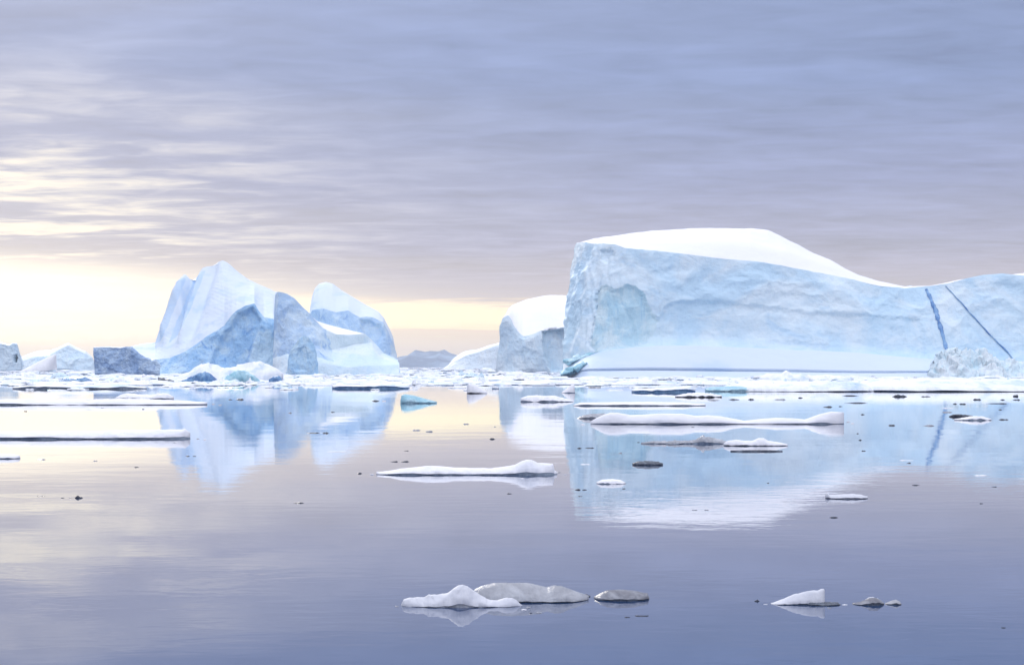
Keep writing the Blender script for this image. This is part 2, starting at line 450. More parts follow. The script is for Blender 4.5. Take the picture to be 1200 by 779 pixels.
# ================================================================== BIG FLAT-TOPPED ICEBERG (right)
def big_berg():
    t = empty('iceberg', W(930, 442.9, 640) * np.array([1, 1, 0]))
    tag(t, 'huge flat-topped iceberg with white snow cap and two dark blue veins down its cliff', 'iceberg')
    E = 1330
    w0 = [(662, 444.5, 668), (672, 443.5, 655), (690, 442.9, 642), (760, 442.9, 640), (E, 442.9, 640)]
    under = [(px, py + 8, D) for px, py, D in w0]
    lip = [(661, 439, 668), (690, 436.6, 646), (760, 436.2, 645), (870, 437, 645), (1000, 438.4, 645), (E, 439, 645)]
    notch = [(661, 437.5, 669), (690, 434.6, 649), (760, 434.0, 649), (870, 435, 649), (1000, 436.8, 649), (E, 437, 649)]
    brow = [(660, 436.4, 668), (690, 432.2, 648), (760, 431.2, 647.6), (870, 432, 647.8), (1000, 434.5, 648.2), (E, 435.5, 648.5)]
    foot = [(660, 427, 690), (668, 424, 684), (680, 419.5, 674), (700, 413, 668), (730, 408, 667), (770, 404.6, 667), (820, 405, 667), (870, 407, 667), (1000, 413, 667), (1095, 421, 667), (1200, 428, 667), (E, 430, 667)]
    rim = [(675, 288, 735), (677, 285, 722), (684, 284, 708), (696, 286, 696), (720, 286.5, 684), (735, 291, 681), (760, 294, 680), (800, 298, 679), (840, 302, 679), (880, 306, 680), (920, 312, 681), (960, 320, 682), (1000, 328, 683), (1030, 334, 684),
           (1060, 338, 685), (1090, 335.5, 685), (1110, 332, 685), (1130, 327.5, 685), (1150, 323.5, 686), (1175, 322.5, 686), (1195, 324, 686), (1215, 327, 686), (1260, 331, 690), (E, 340, 700)]
    mid = [(676, 286, 738), (684, 282.5, 722), (697, 281, 714), (735, 283, 705), (760, 283, 704), (800, 281.5, 704), (840, 281, 704), (880, 283, 704), (920, 291.5, 704), (960, 306, 703), (1000, 320, 702), (1030, 330, 701), (1060, 337.3, 700),
           (1090, 335.6, 698), (1130, 327.5, 698), (1175, 322.6, 700), (1215, 323.5, 700), (E, 338, 712)]
    ridge = [(678, 286, 742), (690, 282.5, 745), (697, 280, 748), (725, 276.5, 750), (760, 273, 752), (800, 268.8, 754), (830, 267.3, 754), (880, 268, 752), (900, 271.5, 750), (915, 278, 748), (925, 283.5, 746), (955, 297.5, 742), (975, 306, 738), (990, 315, 736),
             (1010, 325, 733), (1030, 331, 730), (1050, 335.5, 728), (1062, 337.6, 726), (1090, 337, 724), (1130, 329, 724), (1175, 323.4, 724), (1190, 321.5, 726), (1215, 320, 728), (E, 335, 735)]
    bk = [(680, 292, 760), (760, 285, 820), (880, 280, 830), (1000, 330, 810), (1100, 345, 800), (1200, 330, 800), (E, 350, 790)]
    bw = [(690, 444, 770), (760, 440, 850), (E - 10, 440, 850)]
    rows = [dict(pts=under, n=2, ease='lin', soft=3), dict(pts=w0, n=6, ease='lin', soft=6), dict(pts=lip, n=5, ease='round', soft=8), dict(pts=notch, n=4, ease='lin', soft=8),
            dict(pts=brow, n=30, ease='dome', soft=8), dict(pts=foot, n=150, ease='lin', soft=5), dict(pts=rim, n=18, ease='dome', soft=1.2), dict(pts=mid, n=22, ease='s', soft=5),
            dict(pts=ridge, n=10, ease='lin', soft=2), dict(pts=bk, n=14, ease='lin', soft=10), dict(pts=bw, n=1, soft=3)]
    P, seg = loft(rows, 640)
    N = normals(P)
    # --- cliff relief
    px, py = project(P)
    wc = rowweight(seg, [(0, 0), (4.9, 0), (5.0, .05), (5.08, .8), (5.3, 1), (5.85, 1), (5.97, .55), (6.0, .4), (6.15, .05), (7, 0), (8.2, .3), (9, 1), (9.6, 0)])
    ws = rowweight(seg, [(0, 0), (2, .15), (4, .2), (4.4, .7), (4.8, .7), (5, .2), (6, .2), (6.2, 1), (8, 1), (9, 0)])
    Q = P + 6 * np.stack([fbm(P / 40, 2), fbm(P / 40 + 5, 2), fbm(P / 40 + 9, 2)], -1)
    Q2 = Q + 4 * np.stack([fbm(P / 9 + 2, 3), fbm(P / 9 + 6, 3), fbm(P / 9 + 11, 3)], -1)
    d = 3.4 * fbm(Q / 36, 3) + 1.5 * scallop(Q2 / np.array([24, 24, 15.])) + 1.0 * fbm(Q / 14 + 3, 3) + .55 * scallop(Q2 / np.array([11, 11, 8.]), 3) + .14 * fbm(Q / 4, 3) + .25 * scallop(Q2 / 4.5, 5)
    # vertical fluting, strongest on the left corner
    flu = ridged(np.stack([P[..., 0] / 5.5, P[..., 1] / 9, P[..., 2] / 45], -1), 3)
    left = sstep(745, 690, px)
    d = d * (1 - .7 * left) + flu * (.35 + 1.7 * left) + .5 * left * fbm(Q / 5, 4)
    P = P + N * (d * wc)[..., None]
    P[..., 2] += ws * 1.0 * fbm(P / np.array([30, 18, 30.]), 4)
    # the wave-cut foot curves up into the wall
    fil = np.where(seg < 5, np.clip((seg - 4.4) / .6, 0, 1) ** 2, np.clip(1 - (seg - 5) / .14, 0, 1) ** 2)[:, None]
    P[..., 1] -= 3.0 * fil * sstep(690, 720, px)
    # fractures standing upright in the left part of the wall
    fr = np.abs(perlin(np.stack([P[..., 0] / 6 + .25 * fbm(P / 14, 2), P[..., 2] / 70, P[..., 2] / 60], -1)))
    P[..., 1] += .55 * np.clip(1 - fr / .16, 0, 1) * wc * (.25 + .75 * sstep(840, 730, px))
    # --- carved scars
    wp = np.stack([px / 9, py / 9, 0 * px + 1.5], -1)
    qx, qy = px + 3.2 * fbm(wp, 3) + 1.3 * fbm(wp * 4, 3), py + 3.2 * fbm(wp + 7, 3) + 1.3 * fbm(wp * 4 + 7, 3)
    on = ((seg >= 5) & (seg <= 6))[:, None]
    def carve(poly, depth, soft, grad=0):
        sd = poly_sd(qx, qy, poly)
        return depth * sstep(0, soft, sd) * on
    SCAR = [(702, 336), (712, 333), (722, 337), (733, 331), (746, 334), (756, 344), (760, 356), (768, 366), (772, 374), (768, 392), (757, 404), (740, 411), (720, 413), (700, 416), (693, 404), (699, 380)]
    dep = carve([(702, 336), (712, 333), (722, 337), (733, 331), (746, 334), (756, 344), (760, 356), (768, 366), (776, 372), (778, 392), (772, 408), (690, 418), (697, 380)], 1.5, 7)
    dep = dep + carve([(700, 340), (706, 336), (704, 372), (698, 402), (693, 400)], 1.8, 3)
    dep = dep + carve([(772, 368), (780, 356), (792, 351), (815, 350), (838, 349), (870, 354), (980, 366), (1080, 372), (1090, 425), (770, 412)], 1.5, 7)
    dep = dep + carve([(862, 352), (880, 340), (905, 338), (945, 342), (990, 352), (1010, 366), (865, 372)], .9, 9)
    dep = dep + carve([(703, 292), (716, 290), (722, 298), (712, 312), (704, 306)], 1.8, 4)
    P[..., 1] += np.where(py > 0, dep, 0)
    # left tail: keep the outline where it belongs
    parts = build_parts(t, P, seg, [('waterline_rim', M['foot'], 0, 3), ('ice_foot', M['foot'], 3, 5), ('ice_cliff', M['cliff'], 5, 6), ('snow_cap', M['snow'], 6, 8), ('ice_body', M['paleice'], 8, 10)])
    i0, i1 = int(np.argmin(np.abs(seg - 5))), int(np.argmin(np.abs(seg - 6)))
    C = P[i0:i1 + 1]
    sx, sy = qx[i0:i1 + 1], qy[i0:i1 + 1]
    fs = grid_faces(*C.shape[:2])
    cxm, cym = sx.ravel()[fs].mean(1), sy.ravel()[fs].mean(1)
    msk = poly_sd(cxm, cym, SCAR) > 1.0
    bpy.data.objects.remove(parts['ice_cliff'])
    mesh_obj('ice_cliff', C.reshape(-1, 3), fs[~msk], M['cliff'], t)
    used = np.unique(fs[msk]); remap = np.full(C.shape[0] * C.shape[1], -1); remap[used] = np.arange(len(used))
    o_ = mesh_obj('fresh_scar', C.reshape(-1, 3)[used], remap[fs[msk]], M['scar'], t); o_['label'] = 'hollow of fresher turquoise ice where a slab broke off'
    ribbon('blue_vein', C, [(1085, 338.5, 1), (1091, 351, 1.3), (1097, 366, 1.5), (1103, 386, 1.5), (1108, 405, 1.3), (1110, 411, .8)], 1.6, M['vein'], t)
    ribbon('blue_vein', C, [(1108, 335, .5), (1122, 350, .8), (1140, 370, 1), (1160, 392, 1), (1180, 412, 1), (1194, 428, .6)], .7, M['vein'], t)
    # turquoise undercut at the left tip
    for nm, top, bot, D in (('turquoise_edge', [(660, 421, 0), (668, 420, 0), (680, 416.5, 0), (692, 413.2, 0), (706, 410.6, 0)], [(660, 423, 0), (666, 427, 0), (680, 424, 0), (692, 417, 0), (706, 411.4, 0)], 668),
                            ('turquoise_edge', [(657, 437, 0), (664, 431, 0), (674, 427.5, 0), (682, 425, 0), (688, 423.5, 0)], [(657, 441, 0), (664, 442, 0), (672, 440, 0), (680, 433, 0), (688, 426, 0)], 654)):
        rr = [dict(pts=[(x, y, D + 3) for x, y, _ in bot], n=5, ease='lin', soft=1), dict(pts=[(x, y * .55 + y2 * .45, D) for (x, y, _), (_, y2, _) in zip(bot, top)], n=6, ease='s', soft=1), dict(pts=[(x, y, D + 3) for x, y, _ in top], n=4, ease='lin', soft=1), dict(pts=[(x, y + 1, D + 16) for x, y, _ in top], n=1)]
        Pq, sg = loft(rr, 60)
        Pq = Pq + normals(Pq) * (.9 * facets(Pq / 4) + .5 * fbm(Pq / 2, 3))[..., None]
        mesh_obj(nm, Pq.reshape(-1, 3), grid_faces(*Pq.shape[:2]), M['turq'], t)
    # tumbled ice at the foot of the veins is its own heap
    r = empty('ice_rubble', W(1150, 445, 560) * np.array([1, 1, 0]))
    tag(r, 'heap of crumbled pale blue ice piled against the cliff below the two dark veins', 'ice rubble')
    top = [(1090, 441, 0), (1097, 424, 0), (1104, 415, 0), (1112, 410, 0), (1120, 408, 0), (1126, 413, 0), (1135, 414, 0), (1145, 417, 0), (1152, 413, 0), (1160, 420, 0), (1172, 424, 0), (1185, 426, 0), (1200, 430, 0), (1230, 433, 0), (1260, 440, 0)]
    rr = [dict(pts=[(1088, 452, 612), (1262, 452, 612)], n=2), dict(pts=[(1088, 444, 612), (1262, 444, 612)], n=50, ease='dome', soft=2), dict(pts=[(x, y, 634) for x, y, _ in top], n=16, ease='flare', soft=1.5), dict(pts=[(1092, 446, 668), (1258, 446, 668)], n=1)]
    Pq, sg = loft(rr, 190)
    wq = np.interp(sg, [0, 1, 1.2, 3], [0, .2, 1, 1])[:, None]
    Pq = Pq + normals(Pq) * (wq * (2.0 * facets(Pq / 6) + 1.3 * facets(Pq / 2.6, 4) + .8 * fbm(Pq / 2, 3)))[..., None]
    mesh_obj('ice_mound', Pq.reshape(-1, 3), grid_faces(*Pq.shape[:2]), ice_mat('crumbled_ice', (.72, .85, .93), (.86, .91, .95), (.48, .74, .87), unit=4, frost_amt=.6, deep_amt=.5, bump=.6), r)
big_berg()

# ================================================================== generic smaller iceberg from outlines
def berg(label, water, rim, ridge, mats, D, depth, nu=200, ncliff=60, nsnow=30, relief=1.0, cell=7, ease_snow='dome', rim_D=None, ridge_D=None, names=('ice_cliff', 'snow_cap'), soft=(1, 2), group=None, flute=0, lean=4, carve=(), name='iceberg', ends=.35, hook=None, patches=()):
    """water, rim, ridge: pixel outlines (px, py); D: distance of the front waterline, depth: how far back the ridge stands"""
    px0, px1 = min(water[0][0], rim[0][0]), max(water[-1][0], rim[-1][0])
    def tp(pts, off, lo=None, ex=None):
        """round the ends back: distance grows towards both ends"""
        x = np.array([p[0] for p in pts], float); a, b_ = x[0], x[-1]
        xs = sorted(set(list(x) + list(np.linspace(a, b_, 40))))
        ys = np.interp(xs, x, [p[1] for p in pts])
        o = []
        for X_, Y_ in zip(xs, ys):
            u = (X_ - a) / max(b_ - a, 1e-6); e = abs(2 * u - 1) ** 5
            base_ = D + off
            o.append((X_, Y_, base_ * (1 - e * ends) + (D + depth * .6) * e * ends if off < depth * .6 else base_ * (1 - e * ends) + (D + depth * .6) * e * ends))
        return o
    wl = [(p[0], HY + CH * F / D + .0) for p in water]
    base = tp(water, 0)
    under = [(x, HY + (CH + 1.5 + .004 * d_) * F / d_, d_) for x, y, d_ in base]
    wline = [(x, HY + CH * F / d_, d_) for x, y, d_ in base]
    rimr = tp(rim, lean); rid = tp(ridge, depth)
    bx0, bx1 = ridge[0][0], ridge[-1][0]
    back = [(bx0, HY + (CH + 2) * F / (D + depth), D + depth * .9), ((bx0 + bx1) / 2, HY + (CH + 2) * F / (D + 2 * depth), D + 2 * depth), (bx1, HY + (CH + 2) * F / (D + depth), D + depth * .9)]
    rows = [dict(pts=under, n=1, soft=2), dict(pts=wline, n=ncliff, ease='lin', soft=2), dict(pts=rimr, n=nsnow, ease=ease_snow, soft=soft[0]), dict(pts=rid, n=16, ease='bowl', soft=soft[1]), dict(pts=back, n=1, soft=2)]
    P, seg = loft(rows, nu)
    px, py = project(P)
    N = normals(P)
    wc = rowweight(seg, [(0, 0), (1, .3), (1.1, 1), (1.9, 1), (2, .35), (2.2, .05), (3, .03), (3.3, .8), (4, .2)])
    ws = rowweight(seg, [(0, 0), (1.95, 0), (2.2, 1), (2.8, 1), (3, .5), (3.5, 0)])
    Pw = P + cell * .35 * np.stack([fbm(P / (cell * .8) + 2, 3), fbm(P / (cell * .8) + 6, 3), fbm(P / (cell * .8) + 11, 3)], -1)
    d = relief * (1.6 * fbm(P / (cell * 2.6), 3) + 1.3 * scallop(Pw / (cell * 1.6)) + .3 * ridged(P / cell, 4) + .55 * scallop(Pw / (cell * .6), 5) + .35 * fbm(P / (cell * .25), 3))
    if flute: d = d + flute * ridged(np.stack([P[..., 0] / (cell * .7), P[..., 1] / cell, P[..., 2] / (cell * 8)], -1), 3)
    P = P + N * (d * wc)[..., None]
    P = P + N * (ws * relief * .5 * fbm(P / (cell * 2), 4))[..., None]
    for poly, dep, sf in carve:
        wp = np.stack([px / 8, py / 8, 0 * px + .5], -1)
        sd = poly_sd(px + 2 * fbm(wp, 3), py + 2 * fbm(wp + 4, 3), poly)
        P[..., 1] += dep * sstep(0, sf, sd) * (seg <= 3)[:, None]
    if hook is not None: P = hook(P, seg, px, py, N)
    t = empty(name, np.array([P[..., 0].mean(), D, 0]))
    tag(t, label, 'iceberg', group)
    made = build_parts(t, P, seg, [(names[0], mats[0], 0, 2), (names[1], mats[1], 2, 3), ('ice_body', mats[2] if len(mats) > 2 else mats[0], 3, 4)])
    if patches:
        i0, i1 = int(np.argmin(np.abs(seg - 2))), int(np.argmin(np.abs(seg - 3)))
        C = P[i0:i1 + 1]; fs = grid_faces(*C.shape[:2]); free = np.ones(len(fs), bool)
        cx_, cy_ = project(C); wp = np.stack([cx_ / 5, cy_ / 9, 0 * cx_ + .5], -1)
        cx_ = cx_ + 1.6 * fbm(wp, 3)
        mx, my = cx_.ravel()[fs].mean(1), cy_.ravel()[fs].mean(1)
        for nm_, mat_, poly in patches:
            k_ = (poly_sd(mx, my, poly) > 0) & free
            if not k_.any(): continue
            free &= ~k_
            used = np.unique(fs[k_]); remap = np.full(C.shape[0] * C.shape[1], -1); remap[used] = np.arange(len(used))
            mesh_obj(nm_, C.reshape(-1, 3)[used], remap[fs[k_]], mat_, t)
        bpy.data.objects.remove(made[names[1]])
        mesh_obj(names[1], C.reshape(-1, 3), fs[free], mats[1], t)
    return t, P, seg

# ---- peaked iceberg: blue front cliff, smooth white slope rising to the summit
def slope_hook(P, seg, px, py, N):
    on = np.interp(seg, [2.0, 2.12, 2.9, 3.0, 3.2], [0, 1, 1, .6, 0])[:, None]
    # leaning flutes on the left side, faint melt lines across the slope
    s = px - 208 + (py - 330) * .34
    fl = 5.5 * np.exp(-((s - 8) / 4.5) ** 2) - 4.5 * np.exp(-((s - 17) / 4) ** 2) + 3.6 * np.exp(-((s - 27) / 4.5) ** 2) - 2.6 * np.exp(-((s - 36) / 5) ** 2)
    fl = fl * sstep(410, 385, py)
    ln = .15 * np.sin((P[..., 2] * 2.6 + P[..., 0] * .75 + 5 * fbm(P / 30, 2))) * (.3 + fbm(P / 18 + 3, 2))
    P = P + N * ((fl + ln + .8 * fbm(P / 14, 3)) * on)[..., None]
    return P
berg('tall peaked iceberg with a smooth fluted white slope above a rough blue front cliff',
     [(150, 438), (345, 438)],
     [(150, 417), (166, 418), (180, 421), (199, 419.5), (218, 412), (232, 402.5), (244, 393.5), (256, 387), (263, 382), (267, 375.5), (272, 369), (277, 364), (287, 358.5), (298, 356), (302, 363), (309, 372), (320, 374), (324, 381), (327, 397), (332, 409), (345, 424)],
     [(150, 407), (158, 404.5), (170, 402.5), (182, 401), (186, 390), (193, 372), (201, 352), (207, 339), (210.6, 330), (213, 327.5), (222, 326.5), (228, 323.5), (238, 318.5), (246.5, 311.5), (251, 308.3), (256, 305.8), (261, 305.4), (267, 308.5), (277, 317), (292, 328), (306, 334.5), (321, 341), (335, 345), (345, 390)],
     (M['bluecliff'], M['snowslope'], M['paleice']), 850, 75, nu=300, ncliff=90, nsnow=110, relief=1.0, cell=9, ease_snow='lin', soft=(1, 1.2), lean=14, hook=slope_hook, ends=.25, patches=[('blue_flute', M['flute'], [(209, 326), (218, 326), (214, 338), (206, 357), (197, 380), (188, 400), (178, 404), (186, 389), (195, 364)]), ('blue_flute', M['flute'], [(229, 322), (240, 317), (234, 335), (222, 364), (208, 393), (197, 403), (210, 370), (221, 344)])],
     carve=[([(266, 384), (277, 366), (297, 358), (302, 365), (308, 376), (300, 400), (290, 436), (240, 436), (255, 400)], 4, 7)])

# ---- tooth with a concave white flank
def tooth():
    t = empty('iceberg', W(372, 439.5, 828) * np.array([1, 1, 0]))
    tag(t, 'grey-blue tooth-shaped iceberg with a sharp upright edge and a curved white flank', 'iceberg')
    D = 826
    under = [(319, 446, D + 12), (338, 446, D), (468, 446, D)]
    w0 = [(319, 440, D + 12), (330, 440, D), (468, 440, D)]
    low = [(320, 428, D + 12), (332, 426, D + 4), (360, 424, D + 4), (390, 428, D + 4), (408, 430.5, D + 3), (430, 429, D + 4), (468, 427.5, D + 10)]
    shelf = [(320, 420, D + 14), (336, 415, D + 8), (372, 418, D + 8), (390, 424, D + 9), (408, 426.5, D + 10), (430, 424.5, D + 12), (467, 424.5, D + 20)]
    brow = [(321, 400, D + 16), (340, 400, D + 12), (372, 405, D + 16), (386, 410, D + 30), (400, 407, D + 36), (418, 403, D + 39), (436, 401, D + 41), (448, 414, D + 40), (466, 423, D + 38)]
    crest = [(322, 352, D + 22), (322.8, 344, D + 20), (326, 341.8, D + 20), (331, 342.6, D + 20), (337, 345, D + 20), (345, 350.5, D + 21), (354, 359.5, D + 22), (363, 367.5, D + 24), (372, 377.5, D + 26), (379, 385, D + 28), (393, 391.5, D + 32), (410, 392.5, D + 36), (427, 391, D + 39), (436, 398, D + 43), (450, 414, D + 46), (466, 422, D + 48)]
    ridge = [(322.5, 354, D + 26), (326, 343, D + 26), (345, 352, D + 28), (363, 369, D + 34), (372, 376.5, D + 48), (385, 380.5, D + 62), (400, 384.3, D + 66), (415, 388, D + 68), (428, 391, D + 70), (450, 415, D + 62), (466, 424, D + 60)]
    back = [(324, 440, D + 60), (380, 440, D + 110), (466, 440, D + 100)]
    rows = [dict(pts=under, n=1), dict(pts=w0, n=14, ease='lin', soft=2), dict(pts=low, n=8, ease='dome', soft=2), dict(pts=shelf, n=26, ease='lin', soft=2), dict(pts=brow, n=60, ease='lin', soft=3), dict(pts=crest, n=16, ease='lin', soft=.3), dict(pts=ridge, n=20, ease='lin', soft=1.2), dict(pts=back, n=1)]
    P, seg = loft(rows, 230)
    px, py = project(P); N = normals(P)
    wc = rowweight(seg, [(0, 0), (1, .3), (2, .6), (3, .6), (4, .9), (4.8, 1), (5, .4), (5.3, .1), (6, .1), (6.5, 1), (7, 0)])
    rt = .45 + .55 * sstep(400, 372, px)
    d = 1.4 * fbm(P / 16, 3) + 1.2 * scallop(P / 12 + .3 * fbm(P / 6, 3)[..., None]) + .3 * ridged(P / 8, 4) + .5 * scallop(P / 4.5, 5)
    P = P + N * (d * wc * rt * np.clip(np.arange(P.shape[1]) / 8, .12, 1)[None, :])[..., None]
    build_parts(t, P, seg, [('waterline_foot', M['paleice'], 0, 3), ('snow_ledge', M['snow'], 5, 6), ('ice_body', M['paleice'], 6, 7)])
    i0, i1 = int(np.argmin(np.abs(seg - 3))), int(np.argmin(np.abs(seg - 5)))
    C = P[i0:i1 + 1]; fs = grid_faces(*C.shape[:2]); cx_ = px[i0:i1 + 1]; cy_ = py[i0:i1 + 1]
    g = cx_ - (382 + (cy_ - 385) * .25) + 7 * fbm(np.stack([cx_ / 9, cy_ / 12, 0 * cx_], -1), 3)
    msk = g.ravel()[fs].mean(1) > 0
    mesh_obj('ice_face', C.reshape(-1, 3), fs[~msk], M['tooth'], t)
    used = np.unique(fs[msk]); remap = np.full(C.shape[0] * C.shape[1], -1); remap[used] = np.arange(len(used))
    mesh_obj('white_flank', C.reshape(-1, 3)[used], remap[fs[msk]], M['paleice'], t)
tooth()

berg('rounded white iceberg rising behind the tooth-shaped one, its right side sloping down steeply',
     [(362, 437), (468, 437)],
     [(362, 370), (366, 363), (379, 361.5), (393, 366), (408, 364), (416, 369), (422, 372), (430, 371), (437, 372), (449, 378), (456, 391), (461, 404), (464, 416)],
     [(364, 362), (364.8, 354), (366, 347), (369, 338), (374, 332.5), (382, 330.4), (390, 332.6), (400, 340), (415, 349), (429, 357.5), (444, 365.6), (450, 372.5), (456, 385), (461, 396), (464, 414)],
     (M['tooth'], M['snowslope'], M['paleice']), 930, 50, nu=150, ncliff=70, nsnow=40, relief=.8, cell=10, lean=10, soft=(1.5, 1.5),
     carve=[([(420, 374), (432, 374), (447, 380), (452, 395), (440, 410), (425, 400)], 3, 5)])

berg('small arched block of bare blue ice in front of the tooth-shaped iceberg',
     [(336, 441), (373, 441)],
     [(336, 438), (338, 426), (339, 413), (343, 406), (347, 401.5), (352, 396), (356.6, 393.5), (362, 395.5), (368, 403.5), (371, 414), (373, 436)],
     [(337, 437), (339, 416), (347, 402.5), (357, 394.5), (364, 398), (370, 414), (372.5, 436)],
     (M['archice'], M['bluecliff']), 790, 14, nu=110, ncliff=70, nsnow=10, relief=.6, cell=5, lean=5, names=('ice_face', 'ice_top'),
     carve=[([(346, 420), (350, 408), (356, 403), (361, 408), (362, 420), (360, 436), (346, 436)], 1.2, 3)])

berg('dark wrinkled flat-topped ice block at the left foot of the peaked iceberg',
     [(112, 439), (186, 439)],
     [(109.5, 407.5), (125, 406.6), (140, 407.2), (155, 406.8), (159, 411), (163, 414), (169, 418), (175, 420.5), (178, 423), (183, 421), (188, 428)],
     [(111, 407), (125, 406), (140, 406.4), (155, 406), (159, 410), (163, 413), (169, 417), (175, 420), (183, 421), (187, 427)],
     (M['blockice'], M['packsnow'], M['blockice']), 800, 22, nu=160, ncliff=70, nsnow=8, relief=.9, cell=6, lean=2, names=('ice_face', 'snow_top'), ends=.1)

# ---- far left
berg('low ridged iceberg with a pale double summit left of the dark wrinkled block',
     [(23, 434), (114, 434)],
     [(24, 424), (40, 418), (58, 417), (67, 411.5), (80, 404.5), (88, 409), (100, 414), (108, 420), (114, 430)],
     [(25, 418), (35, 414), (45, 411), (58, 410.5), (67.6, 408), (74, 404.5), (80, 402), (88, 406.5), (100, 411.5), (108, 418), (113, 430)],
     (M['paleice'], M['farice']), 1500, 60, nu=150, ncliff=50, nsnow=16, relief=1.6, cell=14, lean=14)
berg('small blocky iceberg with a dark cave cut off by the left edge of the picture',
     [(-40, 434), (26, 434)],
     [(-40, 400), (-15, 404), (0, 402.5), (11, 405), (14, 403.5), (16, 402.5), (20, 403), (22.5, 413), (26, 428)],
     [(-40, 398), (-15, 402), (0, 400.5), (11, 403.6), (16, 401.2), (20, 402), (23, 413), (26, 428)],
     (M['paleice'], M['farice']), 1400, 50, nu=110, ncliff=60, nsnow=8, relief=1.5, cell=12, lean=5,
     carve=[([(15, 422), (16, 415), (18.5, 414), (20, 419), (20, 425), (16, 425)], 14, 2)])

# ---- middle iceberg beside the big one, paler one behind it
berg('medium iceberg with a rounded snow cap close to the left end of the flat-topped one',
     [(580, 436), (720, 436)],
     [(586, 402), (588.5, 377), (589.5, 373.7), (595, 370), (598, 374), (601, 380.7), (606, 388), (612.6, 394.7), (620, 394), (628, 391), (633.6, 388), (642, 387.5), (650, 386.5), (658, 384.5), (664, 383), (671, 382.5), (690, 383), (720, 395)],
     [(588, 400), (590.5, 372.5), (594, 367), (596, 362), (601, 357.5), (608, 354.5), (617, 351), (627, 348.8), (636, 347), (645, 346), (660, 346.2), (676, 347.5), (700, 352), (718, 380)],
     (M['paleice'], M['snow'], M['paleice']), 1150, 110, nu=200, ncliff=80, nsnow=40, relief=.9, cell=12, lean=6, flute=1.2, ends=.15,
     carve=[([(634, 388), (650, 385), (720, 385), (720, 436), (645, 436), (637, 420)], 9, 2.5)])
berg('pale low iceberg fading out behind the medium snow-capped one',
     [(520, 433), (600, 433)],
     [(522, 431), (533, 423), (545, 417), (559, 413), (573, 408), (587, 404), (600, 400)],
     [(524, 430), (533, 419), (540, 414), (545, 411.5), (552, 410), (559, 409.5), (566, 407), (573, 404.5), (587, 401), (600, 397)],
     (M['farice'], M['farice']), 2600, 120, nu=90, ncliff=30, nsnow=12, relief=2.2, cell=26, lean=25)

# ---- far mountains
def mountains():
    xs = np.linspace(380, 700, 240); D0 = 9000
    sil = np.interp(xs, [380, 420, 455, 467, 474, 480, 485, 489, 494, 500, 505, 510, 515, 520.5, 526, 535, 560, 600, 700], [427, 426, 424, 420, 418.6, 418, 414.5, 411.5, 413, 414, 412.8, 413, 413, 411, 414.5, 417, 420, 424, 430])
    nd = 40; P = np.zeros((nd, 240, 3))
    for j in range(nd):
        v = j / (nd - 1); D = D0 + v * 2600
        s = math.sin(v * math.pi) ** .8
        hgt = (HY - sil) / F * (D0 + 1300) + CH
        P[j, :, 0] = (xs - CX) / F * (D0 + 1300); P[j, :, 1] = D; P[j, :, 2] = hgt * s - 2
    n = ridged(P / 420, 5); P[..., 2] += 16 * n * np.sin(np.linspace(0, math.pi, nd))[:, None]
    o = mesh_obj('mountains', P.reshape(-1, 3), grid_faces(nd, 240), M['rock'], None, True, origin=(-500, 10000, 0))
    tag(o, kind='structure')
mountains()

